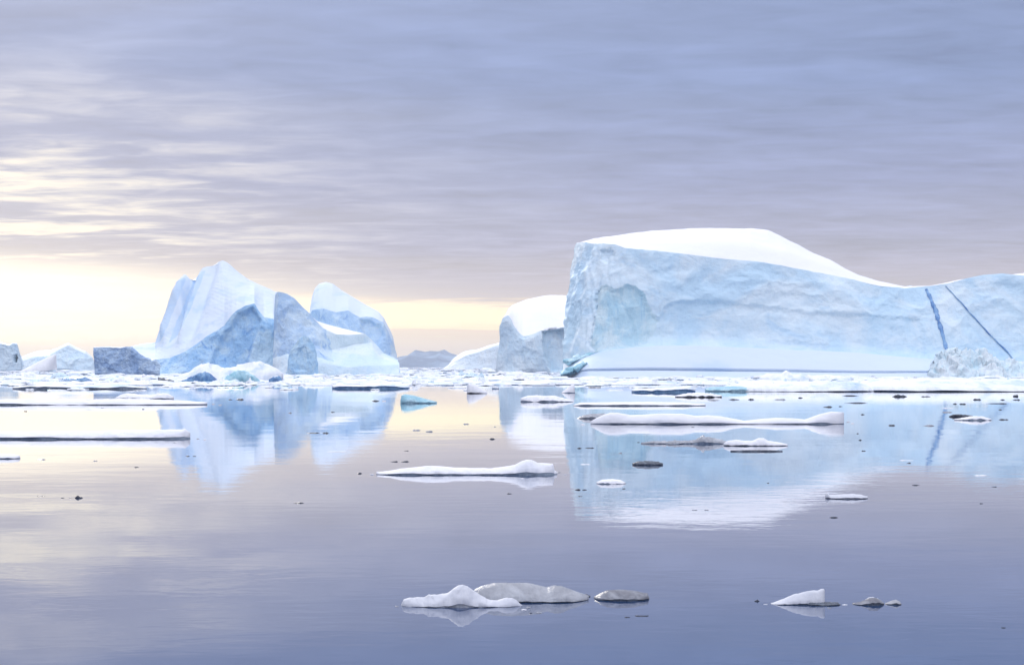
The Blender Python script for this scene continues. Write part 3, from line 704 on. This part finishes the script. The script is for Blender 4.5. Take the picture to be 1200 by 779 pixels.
# ================================================================== FLOES
def lump(name, label, cat, sil, wy, depth, mats=('wet_shade', 'floesnow'), group=None, lipf=.3, rough=1.0, nu=None, part_names=('ice_edge', 'snow_cover'), blunt=4, overhang=.04, single=False, back=1.0, lipvar=1.5):
    """a floating piece of ice: sil = outline (px, py) of its top, wy = photo row of its front waterline, depth = metres front to back"""
    D = ground_D(wy); Dc = D + depth * .5
    sil = np.array(sil, float); x0, x1 = sil[0, 0], sil[-1, 0]
    wpx = x1 - x0
    if nu is None: nu = int(np.clip(wpx * 1.3, 14, 260))
    u = np.linspace(0, 1, nu); px = x0 + wpx * u
    py = np.interp(px, sil[:, 0], sil[:, 1])
    zc = CH - (py - HY) / F * Dc
    zc = np.maximum(zc, .02 * depth * .2 + .01)
    Xc = (px - CX) / F * Dc
    tp = np.clip(1 - np.abs(2 * u - 1) ** blunt, 0, 1) ** .6
    width_m = wpx / F * Dc
    k = np.stack([Xc / max(width_m * .12, depth * .3), 0 * Xc + 3.1, 0 * Xc + x0 * .37], -1)
    fr = tp * (1 + .22 * fbm(k, 3)); br = tp * back * (1 + .25 * fbm(k + 5, 3))
    lip = zc * lipf * np.clip(.8 + lipvar * fbm(k * .8 + 9, 2), .08, 1.7)
    rows = []; seg = []
    hd = depth * .5
    def row(y, z, s): rows.append(np.stack([Xc, y, z], -1)); seg.append(s)
    row(Dc - hd * fr * .97, np.full(nu, -.12 - .02 * depth), 0)
    row(Dc - hd * fr * .95, np.zeros(nu), 1)
    row(Dc - hd * fr * .97, lip * .6, 1.5)
    row(Dc - hd * fr * (1 + overhang * .5), lip, 2)
    n = 12
    for j in range(1, n + 1):
        t_ = j / n
        row(Dc - hd * fr * (1 + overhang) * (1 - t_), lip + (zc - lip) * math.sin(t_ * math.pi / 2) ** .7, 2 + t_)
    for j in range(1, 7):
        t_ = j / 6
        row(Dc + hd * br * t_, zc * (math.cos(t_ * math.pi / 2) ** .8) + (-.1) * t_, 3 + t_)
    P = np.array(rows); seg = np.array(seg)
    hm = max(zc.max(), .05)
    sc = np.array([max(width_m * .06, hm * .7), hm * 1.0, hm * .8])
    w = np.interp(seg, [0, 1, 1.5, 2, 2.15, 2.5, 3, 3.6, 4], [0, 0, .03, .06, .4, 1, .7, .6, 0])[:, None] * tp[None, :]
    P[..., 2] += w * hm * .16 * rough * (fbm(P / sc, 4) + .6 * facets(P / (sc * 1.2), 2))
    P[..., 1] -= np.interp(seg, [1, 1.5, 2, 2.5, 3], [0, .6, 1, 1, 0])[:, None] * tp[None, :] * hm * .25 * rough * fbm(P / (sc * .6) + 4, 3)
    f = grid_faces(len(seg), nu)
    org = np.array([Xc.mean(), Dc, 0])
    if single:
        return tag(mesh_obj(name, P.reshape(-1, 3), f, M[mats[1]], None, True, org), label, cat, group)
    t = empty(name, org); tag(t, label, cat, group)
    i2 = 3
    Q1, Q2 = P[:i2 + 1], P[i2:]
    mesh_obj(part_names[0], Q1.reshape(-1, 3), grid_faces(Q1.shape[0], nu), M[mats[0]], t)
    mesh_obj(part_names[1], Q2.reshape(-1, 3), grid_faces(Q2.shape[0], nu), M[mats[1]], t)
    return t

FL = 'ice floe'; CK = 'ice chunk'
# ---- near pieces
lump('ice_floe', 'white peaked floe in the foreground with a low tail at its left end', FL,
     [(470, 708), (473, 702), (480, 699.5), (490, 699.5), (497, 700), (503, 696.5), (512, 697), (525, 693.5), (532, 688), (537, 685.5), (542, 685), (548, 687), (556, 692.5), (565, 698), (575, 702), (583, 703), (592, 700), (600, 699.5), (605, 702), (612, 709)], 711.5, .55, ('greyice', 'oldsnow'), lipf=.12, rough=.45)
lump('ice_floe', 'translucent grey floe with a rounded back lying behind the white peaked floe in the foreground', FL,
     [(552, 697), (556, 690), (566, 685.5), (580, 682.6), (600, 682.3), (618, 682.6), (630, 685), (641, 687.5), (650, 685.5), (658, 685.8), (668, 690), (678, 693.5), (690, 697.5)], 706, 1.0, ('darkice', 'greyice'), lipf=.12, rough=.25, lipvar=.6, part_names=('ice_edge', 'ice_top'))
lump('ice_chunk', 'black pointed tip of ice at the right end of the translucent grey floe', CK, [(677, 698.5), (683, 696), (688, 695.6), (692, 698)], 699.5, .2, ('black', 'black'), single=True, rough=.6)
lump('ice_floe', 'dark translucent grey floe floating alone right of the foreground pair', FL,
     [(696, 699), (704, 694), (712, 691), (725, 690.3), (740, 691), (752, 693.5), (759, 694.5), (761, 701)], 704, .65, ('darkice', 'darkgrey'), lipf=.3, rough=.3, lipvar=.5, part_names=('ice_edge', 'ice_top'))
lump('ice_floe', 'white wedge-shaped floe with a blunt high end in the right foreground', FL,
     [(903, 707), (909, 704.5), (918, 701), (930, 696), (944, 692.8), (954, 691.5), (958, 692), (962, 689.5), (965.5, 689.3), (967, 692), (966.5, 703)], 708.5, .38, ('darkice', 'oldsnow'), lipf=.16, rough=.35, blunt=8)
lump('ice_chunk', 'low dark slab of clear ice touching the white wedge-shaped floe', CK,
     [(943, 707), (948, 704), (958, 704.2), (972, 704.8), (982, 705.2), (985, 708)], 709.5, .4, ('darkice', 'darkice'), single=True, rough=.8)
lump('ice_floe', 'dark hump of ice with a white crown in the right foreground', FL,
     [(999, 706), (1008, 704.5), (1014, 702), (1019, 699.8), (1026, 699.6), (1031, 702), (1036, 706)], 709, .4, ('darkice', 'darkgrey'), lipf=.5, rough=.4, lipvar=.6)
lump('ice_chunk', 'white crust of snow on the crown of the dark hump of ice', CK, [(1013, 702.6), (1018, 699.6), (1023, 698.8), (1029, 700.6), (1032, 702.8)], 705.5, .25, ('darkice', 'oldsnow'), single=True, rough=.5)
lump('ice_chunk', 'small dark and white chunk just right of the dark hump', CK,
     [(1037, 706.5), (1044, 703.5), (1050, 702), (1054, 704), (1056, 707)], 708.5, .3, ('darkice', 'greyice'), lipf=.5, rough=.6)
# ---- middle distance
lump('ice_floe', 'long thick white floe with a dark underside running out of the left edge', FL,
     [(-60, 508), (-20, 506.5), (0, 506), (40, 505.3), (90, 505), (140, 504.4), (180, 503.6), (200, 502.8), (213, 503), (217, 501.8), (219, 504), (223, 506.5)], 514.5, 2.2, lipf=.3, rough=.7, blunt=6, lipvar=.7)  # grey shade of its lower half is painted as the dark edge
lump('ice_floe', 'short low white floe at the left edge below the long thick one', FL, [(-25, 533), (0, 531.5), (15, 532), (23, 533.5), (24, 536)], 537.5, .9, lipf=.3, rough=.4)
lump('ice_floe', 'very long thin white floe with a broken dark underline reaching in from the left edge', FL,
     [(-60, 469), (0, 467.6), (60, 468), (100, 467.8), (130, 467.5), (150, 466.8), (180, 468), (210, 469), (243, 471)], 474.5, 4.0, lipf=.22, rough=.9, blunt=6)
lump('ice_floe', 'low white floe with a small bump behind the very long thin one', FL, [(135, 466), (141, 462.5), (150, 461), (168, 462), (178, 463), (185, 460.5), (197, 461), (204, 465)], 467.5, 3, lipf=.2)
lump('ice_floe', 'long white floe with tapered left tip and a knobbly right end in mid-water', FL,
     [(441, 552.5), (455, 551.5), (470, 549), (485, 547.2), (502, 545.5), (515, 545.7), (530, 547.5), (555, 548.3), (575, 548.5), (590, 546.8), (603, 544.5), (611, 540), (617, 538), (623, 538.5), (630, 542), (640, 542.5), (648, 543), (649, 546), (644, 548), (653, 552.5)], 556.5, 1.1, lipf=.16, rough=.4, blunt=6)
lump('ice_floe', 'long smooth white floe with humps at both ends afloat below the flat-topped iceberg', FL,
     [(692, 493.5), (700, 489), (708, 485.5), (716, 483.3), (724, 483.6), (738, 486), (752, 485.8), (775, 484.2), (800, 484.6), (815, 487), (830, 486.6), (845, 487.5), (860, 490.5), (872, 492.8), (890, 490.8), (910, 489.4), (928, 489.8), (943, 491.2), (953, 488), (962, 484.5), (974, 482), (985, 482.6), (989.5, 483), (987, 487), (989, 493.5)], 497, 1.6, lipf=.14, rough=.22, blunt=7, overhang=.1)
lump('ice_chunk', 'faint grey slush patch at the left tip of the long smooth two-humped floe', CK, [(676, 490), (682, 487), (694, 485), (708, 484), (716, 486)], 490.5, 1.5, ('greyice', 'greyice'), single=True)
lump('ice_floe', 'flat grey floe with a small spiky lump, left of a white floe', FL,
     [(751, 518.5), (765, 516.5), (790, 516), (805, 515.8), (817, 514), (821, 511.5), (824, 509), (827, 511.8), (838, 513), (848, 516), (856, 518.5)], 520, .7, ('wet_shade', 'greyice'), lipf=.3)
lump('ice_floe', 'white floe with two soft humps and a dark right tip beside the flat grey one', FL,
     [(848, 519), (853, 516), (862, 515), (872, 516.3), (882, 516.2), (889, 513), (895, 512.8), (900, 516), (912, 518), (923, 520)], 522.5, .8, ('darkice', 'floesnow'), lipf=.18, rough=.4)
lump('ice_chunk', 'thin dark strip of ice just below the white two-humped floe with the dark tip', CK, [(856, 527.5), (870, 527), (900, 527), (917, 527.6)], 529, .3, ('black', 'darkice'), single=True)
lump('ice_chunk', 'dark grey flat chunk alone on the reflection of the flat-topped iceberg', CK, [(741, 542.5), (748, 540), (760, 539.8), (770, 540.2), (777, 542.5)], 545, .7, ('black', 'darkice'), single=True)
lump('ice_floe', 'small white floe on the reflection of the flat-topped iceberg below the dark grey chunk', FL, [(699, 564.5), (706, 561.5), (718, 561), (727, 562), (733, 565)], 567, .6, lipf=.2)
lump('ice_floe', 'small greyish floe with an upturned left end in the right half of open water', FL, [(967, 580), (969.5, 576.5), (972, 579.5), (985, 578.8), (1000, 578.3), (1010, 579.5), (1017, 581.5)], 584.5, .7, ('darkgrey', 'oldsnow'), lipf=.3, rough=.5, lipvar=.6)  # shadow on its lower side is put into the dark edge colour
lump('ice_floe', 'long thin white floe stretching above the left hump of the two-humped floe', FL, [(672, 474), (680, 471.5), (720, 471), (760, 470.8), (800, 471.2), (815, 472.5), (827, 473)], 475.5, 2.5, lipf=.3, rough=.4, blunt=8)
lump('growler', 'smooth turquoise lump of ice sloping down to a dark right tip', 'growler', [(469, 470), (470.5, 463), (474, 461.6), (484, 463), (495, 466), (505, 468.8), (512, 470.5)], 472.5, 2.5, ('turq', 'turq'), single=True, rough=.2, blunt=7)
lump('growler', 'tilted white slab with a black shadowed underside beside the golden reflection', 'growler', [(547, 453), (549.5, 449), (556, 450), (563, 454), (569, 458), (571, 460)], 461, 2.0, ('black', 'floesnow'), lipf=.12, rough=.2, lipvar=.5)  # shadow under the slab is put in as a black edge
lump('ice_floe', 'white floe with a pointed dark left end below the medium iceberg', FL, [(610, 466.5), (618, 463.5), (630, 463), (650, 464), (660, 466), (672, 469.5)], 471, 3, lipf=.25)
lump('growler', 'small white pyramid of ice left of the tip of the flat-topped iceberg', 'growler', [(658, 460), (664, 455), (669, 451), (673, 450), (674, 460)], 460.5, 2, ('packedge', 'floesnow'), lipf=.1, rough=.3)
lump('ice_floe', 'low white floe with a black gap in its front below the flat-topped iceberg', FL, [(791, 463.5), (805, 460.5), (818, 460), (832, 460.5), (846, 463)], 465.5, 3, ('black', 'floesnow'), lipf=.4)
lump('ice_floe', 'small white floe next to a black piece right of the thick blue vein reflection', FL, [(1118, 491), (1130, 489), (1142, 487.2), (1152, 487.8), (1162, 491)], 492.5, .9, lipf=.35)
lump('ice_chunk', 'black oblong piece touching the small white floe near the thick blue vein reflection', CK, [(1112, 487.5), (1117, 485.5), (1124, 485.2), (1140, 486.8)], 488.3, .6, ('black', 'black'), single=True)
# ---- pieces at the front of the pack
lump('bergy_bit', 'rough white ice mound with a turquoise hollow in front of the peaked iceberg', 'iceberg', [(205, 444), (214, 438), (224, 435), (232, 429.5), (240, 426.5), (247, 425.2), (254, 426.5), (262, 430.5), (272, 430), (282, 428.5), (292, 427.5), (305, 423), (313, 426), (325, 431), (332, 438)], 447, 24, ('packedge', 'packsnow'), lipf=.08, rough=1.1)
lump('growler', 'bright turquoise lump on the front of the rough white ice mound', 'growler', [(258, 446), (266, 440.5), (274, 435), (284, 433.5), (291, 435.5), (298, 440), (305, 446)], 448.4, 4, ('turq', 'turq'), single=True)
lump('growler', 'navy wedge standing in for dark blue shade on the rough white ice mound', 'growler', [(209, 446.5), (222, 441.5), (232, 437.5), (240, 435), (246, 437), (255, 445)], 448.4, 4, ('navy', 'navy'), single=True)  # dark blue shade on the mound, put in as a navy lump
lump('growler', 'navy blue wave-shaped chunk in the white pack at the left', 'growler', [(69, 446), (76, 442), (84, 441.2), (92, 442.3), (100, 441.3), (106, 444.5), (110, 447.5)], 448.2, 8, ('navy', 'navy'), single=True)
lump('growler', 'brown-black pointed chunk left of the rough white ice mound', 'growler', [(185, 441.5), (190, 443), (197, 444), (204, 446)], 448, 4, ('black', 'darkice'), single=True)
lump('growler', 'dark overhanging chunk at the right end of the rough white ice mound', 'growler', [(315, 444.5), (320, 441), (327, 440.4), (330, 443), (332, 446.5)], 448.6, 3, ('black', 'navy'), single=True)
lump('ice_floe', 'low floe with a long navy blue flank below the tooth-shaped iceberg', FL, [(389, 451), (398, 449.5), (412, 451), (430, 450.2), (448, 448.5), (462, 449.5), (475, 451.5), (480, 452.5)], 455.5, 8, ('navy', 'packsnow'), lipf=.6, lipvar=.5, rough=.6)
lump('ice_floe', 'long dark-edged white floe in the pack at the far left', FL, [(15, 453), (45, 450.5), (80, 450), (120, 450.5), (150, 451), (172, 454)], 455.8, 9, lipf=.45, mats=('wet_shade', 'packsnow'))
lump('ice_floe', 'long snowy floe with a blue-black waterline under the right cliff', FL, [(1000, 453), (1014, 446), (1030, 444.6), (1060, 444.2), (1100, 444.6), (1140, 445), (1180, 444.6), (1230, 445), (1260, 448)], 459, 26, ('packedge', 'packsnow'), lipf=.09, blunt=10, rough=1.2, lipvar=1.2)
lump('ice_floe', 'white floe with a pale blue ledge left of the long blue-black edged one', FL, [(848, 452), (870, 447.5), (900, 446.4), (930, 447), (965, 446.5), (1000, 447.5), (1026, 453)], 459, 18, ('packedge', 'packsnow'), lipf=.08, rough=1.2, lipvar=1.2)
lump('growler', 'flat teal chunk floating before the snowy floes under the flat-topped iceberg', 'growler', [(826, 455), (836, 453.2), (855, 452.5), (872, 453), (888, 456)], 458.8, 5, ('turq', 'turq'), single=True)
lump('ice_floe', 'navy-edged low floe left of the flat teal chunk', FL, [(740, 456.5), (760, 455), (785, 454), (808, 452), (815, 455)], 459.8, 6, ('navy', 'packsnow'), lipf=.7, lipvar=.5, rough=.6)
lump('bergy_bit', 'craggy white bergy bit with three little peaks under the smooth ice foot', 'iceberg', [(890, 442), (898, 438), (906, 437.5), (914, 439), (921, 434.8), (928, 438), (940, 438.4), (948, 443)], 448, 14, ('packedge', 'packsnow'), lipf=.1, rough=1.1)
lump('bergy_bit', 'craggy white bergy bit with two turquoise hollows under the smooth ice foot', 'iceberg', [(948, 443), (958, 440), (970, 439), (980, 440), (990, 441), (998, 444)], 448.3, 12, ('turq', 'packsnow'), lipf=.4, rough=1.1)

lump('growler', 'tilted smooth white slab leaning up to the right in front of the low ridged iceberg', 'growler', [(24, 434.6), (34, 430), (45, 424.3), (56, 418.5), (64, 415), (67, 415.8), (66, 421)], 436.4, 26, ('paleice', 'snow'), lipf=.15, rough=.25)
# ---- small dark pieces on open water
bits = [(48, 581.5, 9, 'd'), (73.5, 583.5, 4, 'b'), (83, 583.5, 6, 'b'), (92.5, 583.5, 10, 'B'), (160, 547.5, 6, 'd'), (112, 540, 5, 'g'), (48, 538.5, 11, 'g'), (220, 534.5, 5, 'd'), (228, 534.5, 4, 'd'), (395, 529.5, 24, 'w'), (350, 589.5, 12, 'b'), (367, 507.5, 16, 'd'), (382, 507.6, 8, 'd'),
        (390, 483, 5, 'd'), (421, 554.8, 7, 'b'), (488, 504.3, 10, 'g'), (503, 505.8, 9, 'g'), (546, 497, 7, 'g'), (577, 514.6, 7, 'd'), (580, 500, 3, 'g'), (476, 528.3, 6, 'b'), (462, 541, 9, 'd'), (474, 541, 11, 'd'), (597, 578.5, 6, 'b'), (679, 525.3, 6, 'd'), (691, 525, 11, 'b'), (686, 544.2, 12, 'w'), (677, 574, 7, 'b'), (685, 574, 6, 'b'),
        (722, 566.4, 7, 'b'), (731, 572.6, 4, 'b'), (814, 597.7, 6, 'b'), (828, 597.7, 5, 'b'), (748, 518.3, 3, 'd'), (790, 521.3, 20, 'b'), (727, 531, 4, 'g'), (680, 581.5, 5, 'd'), (887, 704.4, 6, 'B'), (735, 723.2, 6, 'b'), (752, 721.9, 16, 'b'), (622, 718.5, 3, 'd'), (632, 718.2, 7, 'g'), (1176, 735.5, 5, 'd'),
        (977, 606.5, 10, 'b'), (1073, 568.6, 9, 'b'), (1165, 570.4, 6, 'b'), (1149, 557.4, 15, 'w'), (1062, 539.6, 17, 'w'), (1065, 542.6, 5, 'b'), (1045, 498.6, 8, 'b'), (1088, 499, 14, 'g'), (1012, 528.4, 5, 'd'), (1008, 515.8, 4, 'd'), (1011, 485.8, 5, 'b'), (970, 477, 11, 'b'), (1003, 472.4, 28, 'd'), (985, 476.3, 5, 'd'),
        (1145, 468.4, 10, 'b'), (1175, 468.6, 6, 'd'), (1190, 464.5, 7, 'B'), (1191, 468.7, 9, 'd'), (1168, 473, 25, 'd'), (1054, 464.8, 18, 'B'), (1085, 464.8, 12, 'd'), (1110, 478.5, 16, 'w'), (1110, 483.2, 12, 'g'), (1176, 491.8, 12, 'b'), (1172, 480.2, 4, 'd'), (1119, 473.4, 5, 'd'), (1128, 473.6, 8, 'd'),
        (914, 468.3, 14, 'g'), (938, 466.3, 6, 'd'), (997, 463.9, 20, 'd'), (270, 468.3, 5, 'b'), (281, 468.2, 10, 'd'), (440, 470, 10, 'b'), (450, 470, 5, 'w'), (340, 484, 4, 'g'), (1005, 508, 3, 'd'), (900, 566, 3, 'd'), (1150, 590, 4, 'd'), (30, 482, 4, 'd'), (168, 479.5, 3, 'd'), (860, 468.3, 14, 'd'), (836, 469, 16, 'g'), (880, 468.2, 8, 'd')]
special = {73.5: 'leftmost black dot in a row of three at the left of the open water', 83: 'middle black speck in a row of three at the left of the open water', 92.5: 'biggest black chunk in a row of three at the left of the open water', 48: 'thin dark sliver just left of the row of three black specks',
           395: 'grey and white flat bit on the reflection of the peaked iceberg', 350: 'black flat bit alone below the reflection of the peaked iceberg', 887: 'black bit alone at the left of the white wedge-shaped floe', 735: 'black crumb below the dark translucent grey floe', 752: 'black flat strip below the dark translucent grey floe',
           622: 'tiny dark crumb below the right end of the white peaked floe', 632: 'faint grey crumb below the right end of the white peaked floe', 1176: 'dark crumb alone in the lower right corner', 814: 'left one of two black bits on the white reflected snow cap', 828: 'right one of two black bits on the white reflected snow cap',
           977: 'black flat bit below the floe with the upturned end', 160: 'dark bit alone on the yellow reflection at the left', 421: 'black bit just left of the long knobbly floe', 790: 'black strip along the front of the flat grey spiky floe', 597: 'black bit below the long knobbly floe', 577: 'dark bit on the golden reflection between the icebergs',
           970: 'black flat chunk above the right hump of the two-humped floe', 1011: 'black bit right of the two-humped floe', 1062: 'small white strip of ice above a black bit near the thick blue vein reflection', 1065: 'black bit under the small white strip near the vein reflection', 1149: 'thin pale strip with dark ends near the right edge',
           1190: 'largest dark piece near the right edge below the long snowy floe', 1003: 'long string of dark bits right of the two-humped floe', 1168: 'long thin dark strip near the right edge', 1054: 'dark oblong piece just below the long snowy floe'}
def bit_zone(px, py):
    if px < 330 and py > 475: return 'small dark bit of ice on the yellow water at the left', 'bits on the yellow water'
    if px < 470: return 'small dark bit of ice on the blue reflection of the peaked iceberg', 'bits on the peaked reflection'
    if px < 670: return 'small dark bit of ice on the golden water between the reflections', 'bits on the golden water'
    if px < 760: return 'small dark bit of ice under the left end of the flat-topped iceberg', 'bits by the left end of the big reflection'
    if px < 1020: return 'small dark bit of ice off the middle of the flat-topped iceberg', 'bits on the big reflection'
    return 'small dark bit of ice off the right part of the veined cliff', 'bits on the veined reflection'
bm_ = {'d': ('black', 'black'), 'b': ('black', 'black'), 'B': ('black', 'black'), 'g': ('greyice', 'greyice'), 'w': ('wet_shade', 'floesnow')}
for x, y, w, k in bits:
    h = (1.7 if w < 7 else 2.4) * (1.7 if k == 'B' else 1) * (.75 if w > 14 else 1)
    h = min(h, w * .5) * (.95 if k == 'B' else .65)
    n = 5; sil = [(x - w / 2, y)]
    for j in range(1, n): sil.append((x - w / 2 + w * j / n, y - h * rng.uniform(.35, 1)))
    sil.append((x + w / 2, y))
    D = ground_D(y)
    lab, grp = bit_zone(x, y)
    if x in special and (x, y) not in ((48, 538.5), (1176, 491.8)): lab, grp = special[x], None
    dep = min(w / F * D * .5, 1.6 * D * D / (CH * F))
    lump('ice_chunk', lab, CK, sil, y, max(dep, .06), bm_[k], grp, single=True, nu=14, rough=1.2)

crumbs = [('long thick white floe running out of the left edge', [(232, 514.2), (240, 515.2), (205, 518.5)]), ('very long thin white floe at the left edge', [(250, 473.5), (258, 474.8), (120, 478)]),
          ('long white floe with the knobbly right end', [(655, 553.5), (662, 556.5), (612, 560.5), (436, 556.2)]), ('long smooth two-humped floe', [(994, 494.5), (999, 496.2), (812, 500.5), (683, 497.5)]),
          ('white peaked floe in the foreground', [(465, 710.5), (614, 714.5), (619, 712)]), ('white wedge-shaped floe', [(897, 708), (972, 712.5), (990, 708.6)])]
for what, pts in crumbs:
    for x, y in pts:
        w = rng.uniform(3.5, 7); h = w * rng.uniform(.18, .3)
        D = ground_D(y); lump('ice_chunk', f'tiny pale crumb beside the {what}', CK, [(x - w / 2, y - .3), (x - w * .1, y - h), (x + w * .25, y - h * .7), (x + w / 2, y - .3)], y, max(.05, min(w / F * D * .5, 1.5 * D * D / (CH * F))), ('wet_shade', rng.choice(['oldsnow', 'floesnow', 'greyice'])), f'crumbs beside the {what}', single=True, nu=14)

# ---- individual floes of the pack
zones = [(-60, 115, 'below the low ridged iceberg'), (115, 205, 'below the dark wrinkled block'), (205, 335, 'in front of the peaked iceberg'), (335, 470, 'below the tooth-shaped iceberg'), (470, 580, 'below the distant mountains'), (580, 665, 'below the medium snow-capped iceberg'), (665, 860, 'below the smooth left ice foot'), (860, 1090, 'below the smooth right ice foot'), (1090, 1260, 'below the two blue veins')]
def pack_floe(x, wy, w, h):
    n = rng.randint(4, 8); kind = rng.random()
    sil = [(x - w / 2, wy - .4 * h)]
    pk = rng.uniform(.25, .75)
    for j in range(1, n):
        u = j / n
        a = 1 - abs(u - pk) * 1.4 if kind < .3 else .75
        sil.append((x - w / 2 + w * u, wy - h * max(.3, a * rng.uniform(.7, 1.15))))
    sil.append((x + w / 2, wy - .4 * h))
    D = ground_D(wy)
    dep = min(w / F * D * .6, D * .035)
    edge = rng.choice(['wet_shade', 'packedge', 'packedge', 'packedge', 'navy', 'black', 'foot', 'turq'])
    top = 'packsnow' if rng.random() < .9 else rng.choice(['paleice', 'turq', 'greyice'])
    z = next(n_ for a, b_, n_ in zones if a <= x < b_)
    shape = 'humped' if kind < .3 else ('long thin' if w / h > 9 else 'small low')
    where = 'at the pack edge' if wy > 452 else 'deep in the pack'
    lump('ice_floe', f'{shape} white floe {where} {z}', FL, sil, wy, dep, (edge, top), f'{shape} pack floes {z}', lipf=rng.uniform(.08, .32), rough=1.2, nu=int(np.clip(w, 12, 40)))
random_floes = []
for k in range(215):
    r = rng.random()
    x = rng.uniform(-50, 1250)
    wy = 439 + 19 * r ** 1.25
    if 205 < x < 335 and wy < 446: wy = rng.uniform(447, 456)
    if wy > 455 and rng.random() < .35: wy -= 8
    if x > 840 and wy > 458: continue
    w = rng.uniform(7, 34) * (1.3 if rng.random() < .2 else 1)
    h = rng.uniform(1.3, 3.6) * (1.0 if wy < 452 else .8)
    if rng.random() < .12: h *= 1.6
    random_floes.append((wy, x, w, h))
for wy, x, w, h in sorted(random_floes): pack_floe(x, wy, w, h)

def brash(x, wy, w, h):
    n = rng.randint(5, 9); sil = [(x - w / 2, wy - .2 * h)]; pk = rng.uniform(.2, .8)
    for j in range(1, n):
        u = j / n; a = 1 - abs(u - pk) * 1.5
        sil.append((x - w / 2 + w * u, wy - h * max(.22, a) * rng.uniform(.6, 1.2)))
    sil.append((x + w / 2, wy - .2 * h))
    D = ground_D(wy); z = next(n_ for a, b_, n_ in zones if a <= x < b_)
    tall = h > 5.4
    lump('bergy_bit', f"{'tall' if tall else 'low'} jagged white lump of brash ice {z}", 'ice lump', sil, wy, min(w / F * D * .8, D * .04), (rng.choice(['packedge', 'navy', 'wet_shade', 'turq']), rng.choice(['packsnow', 'packsnow', 'paleice', 'snow'])), f"{'tall' if tall else 'low'} brash lumps {z}", lipf=rng.uniform(.12, .45), rough=2.0, nu=int(np.clip(w * 1.5, 16, 44)))  # dark fronts paint the blue shadows of the lumps
bl = []
for k in range(92):
    x = rng.uniform(-50, 1250); wy = rng.uniform(439, 452)
    if 190 < x < 345: wy = rng.uniform(449, 453)
    bl.append((wy, x, rng.uniform(9, 34), rng.uniform(3.2, 8.5) * (.75 if 690 < x < 1090 and wy < 443 else 1)))
for wy, x, w, h in sorted(bl): brash(x, wy, w, h)

# ---- the dense far pack: nobody could count it
def far_pack():
    V, Fc, MI = [], [], []
    na = 10
    for k in range(4300):
        wy = 431.6 + 20.0 * rng.random() ** 1.2
        D = ground_D(wy)
        x = rng.uniform(-80, 1280)
        wpx = rng.uniform(4, 26) * (.6 + .05 * (wy - 430)); hpx = rng.uniform(.6, 2.2) * (1.8 if rng.random() < .08 else 1)
        X0 = (x - CX) / F * D; rx = wpx / F * D / 2; ry = min(rx * rng.uniform(.5, 1.2), D * .04); h = hpx / F * D
        if D > 900: h = min(h, 3.5)
        b0 = len(V); em = rng.choice([1, 1, 2, 3, 3])
        jit = [rng.uniform(.72, 1.15) for _ in range(na)]
        for ring, (rr, zz) in enumerate(((1.0, -.3), (1.02, .42), (.84, .85))):
            for a in range(na):
                th = 2 * math.pi * a / na
                V.append((X0 + rx * rr * jit[a] * math.cos(th), D + ry * rr * jit[a] * math.sin(th), zz * h * rng.uniform(.75, 1.25) if zz > 0 else -.4))
        V.append((X0 + rx * rng.uniform(-.4, .4), D, h * rng.uniform(.9, 1.35)))
        for ring in range(2):
            for a in range(na):
                c = (a + 1) % na
                Fc.append([b0 + ring * na + a, b0 + ring * na + c, b0 + (ring + 1) * na + c, b0 + (ring + 1) * na + a]); MI.append(em if ring == 0 else 0)  # shade lines under the pieces are put into the lowest ring's colour
        for a in range(na): Fc.append([b0 + 2 * na + a, b0 + 2 * na + (a + 1) % na, b0 + 3 * na]); MI.append(0)
    o = mesh_obj('pack_ice', V, Fc, M['packsnow'], None, False, origin=(0, 800, 0))
    for mm in ('packedge', 'wet_shade', 'paleice'): o.data.materials.append(M[mm])
    o.data.polygons.foreach_set('material_index', MI)
    tag(o, 'dense band of broken white pack ice along the feet of the icebergs', 'pack ice', None, 'stuff')
far_pack()

# ================================================================== sea haze
def haze():
    m = bpy.data.materials.new('sea_haze'); m.use_nodes = True; nt = m.node_tree; nt.nodes.clear()
    o_ = nt.nodes.new('ShaderNodeOutputMaterial'); v = nt.nodes.new('ShaderNodeVolumePrincipled')
    v.inputs['Color'].default_value = (1.0, .96, .93, 1); v.inputs['Density'].default_value = 5.5e-5; v.inputs['Anisotropy'].default_value = .2
    nt.links.new(v.outputs[0], o_.inputs['Volume'])
    x0, x1, y0, y1, z0, z1 = -9000, 9000, -300, 13000, -4, 190
    V = [(x, y, z) for z in (z0, z1) for y in (y0, y1) for x in (x0, x1)]
    Fc = [[0, 2, 3, 1], [4, 5, 7, 6], [0, 1, 5, 4], [2, 6, 7, 3], [0, 4, 6, 2], [1, 3, 7, 5]]
    tag(mesh_obj('haze', V, Fc, m, None, False, origin=(0, 6000, 0)), 'thin pale sea haze fading the distant mountains', 'haze', None, 'stuff')
haze()
scene.cycles.volume_bounces = 1
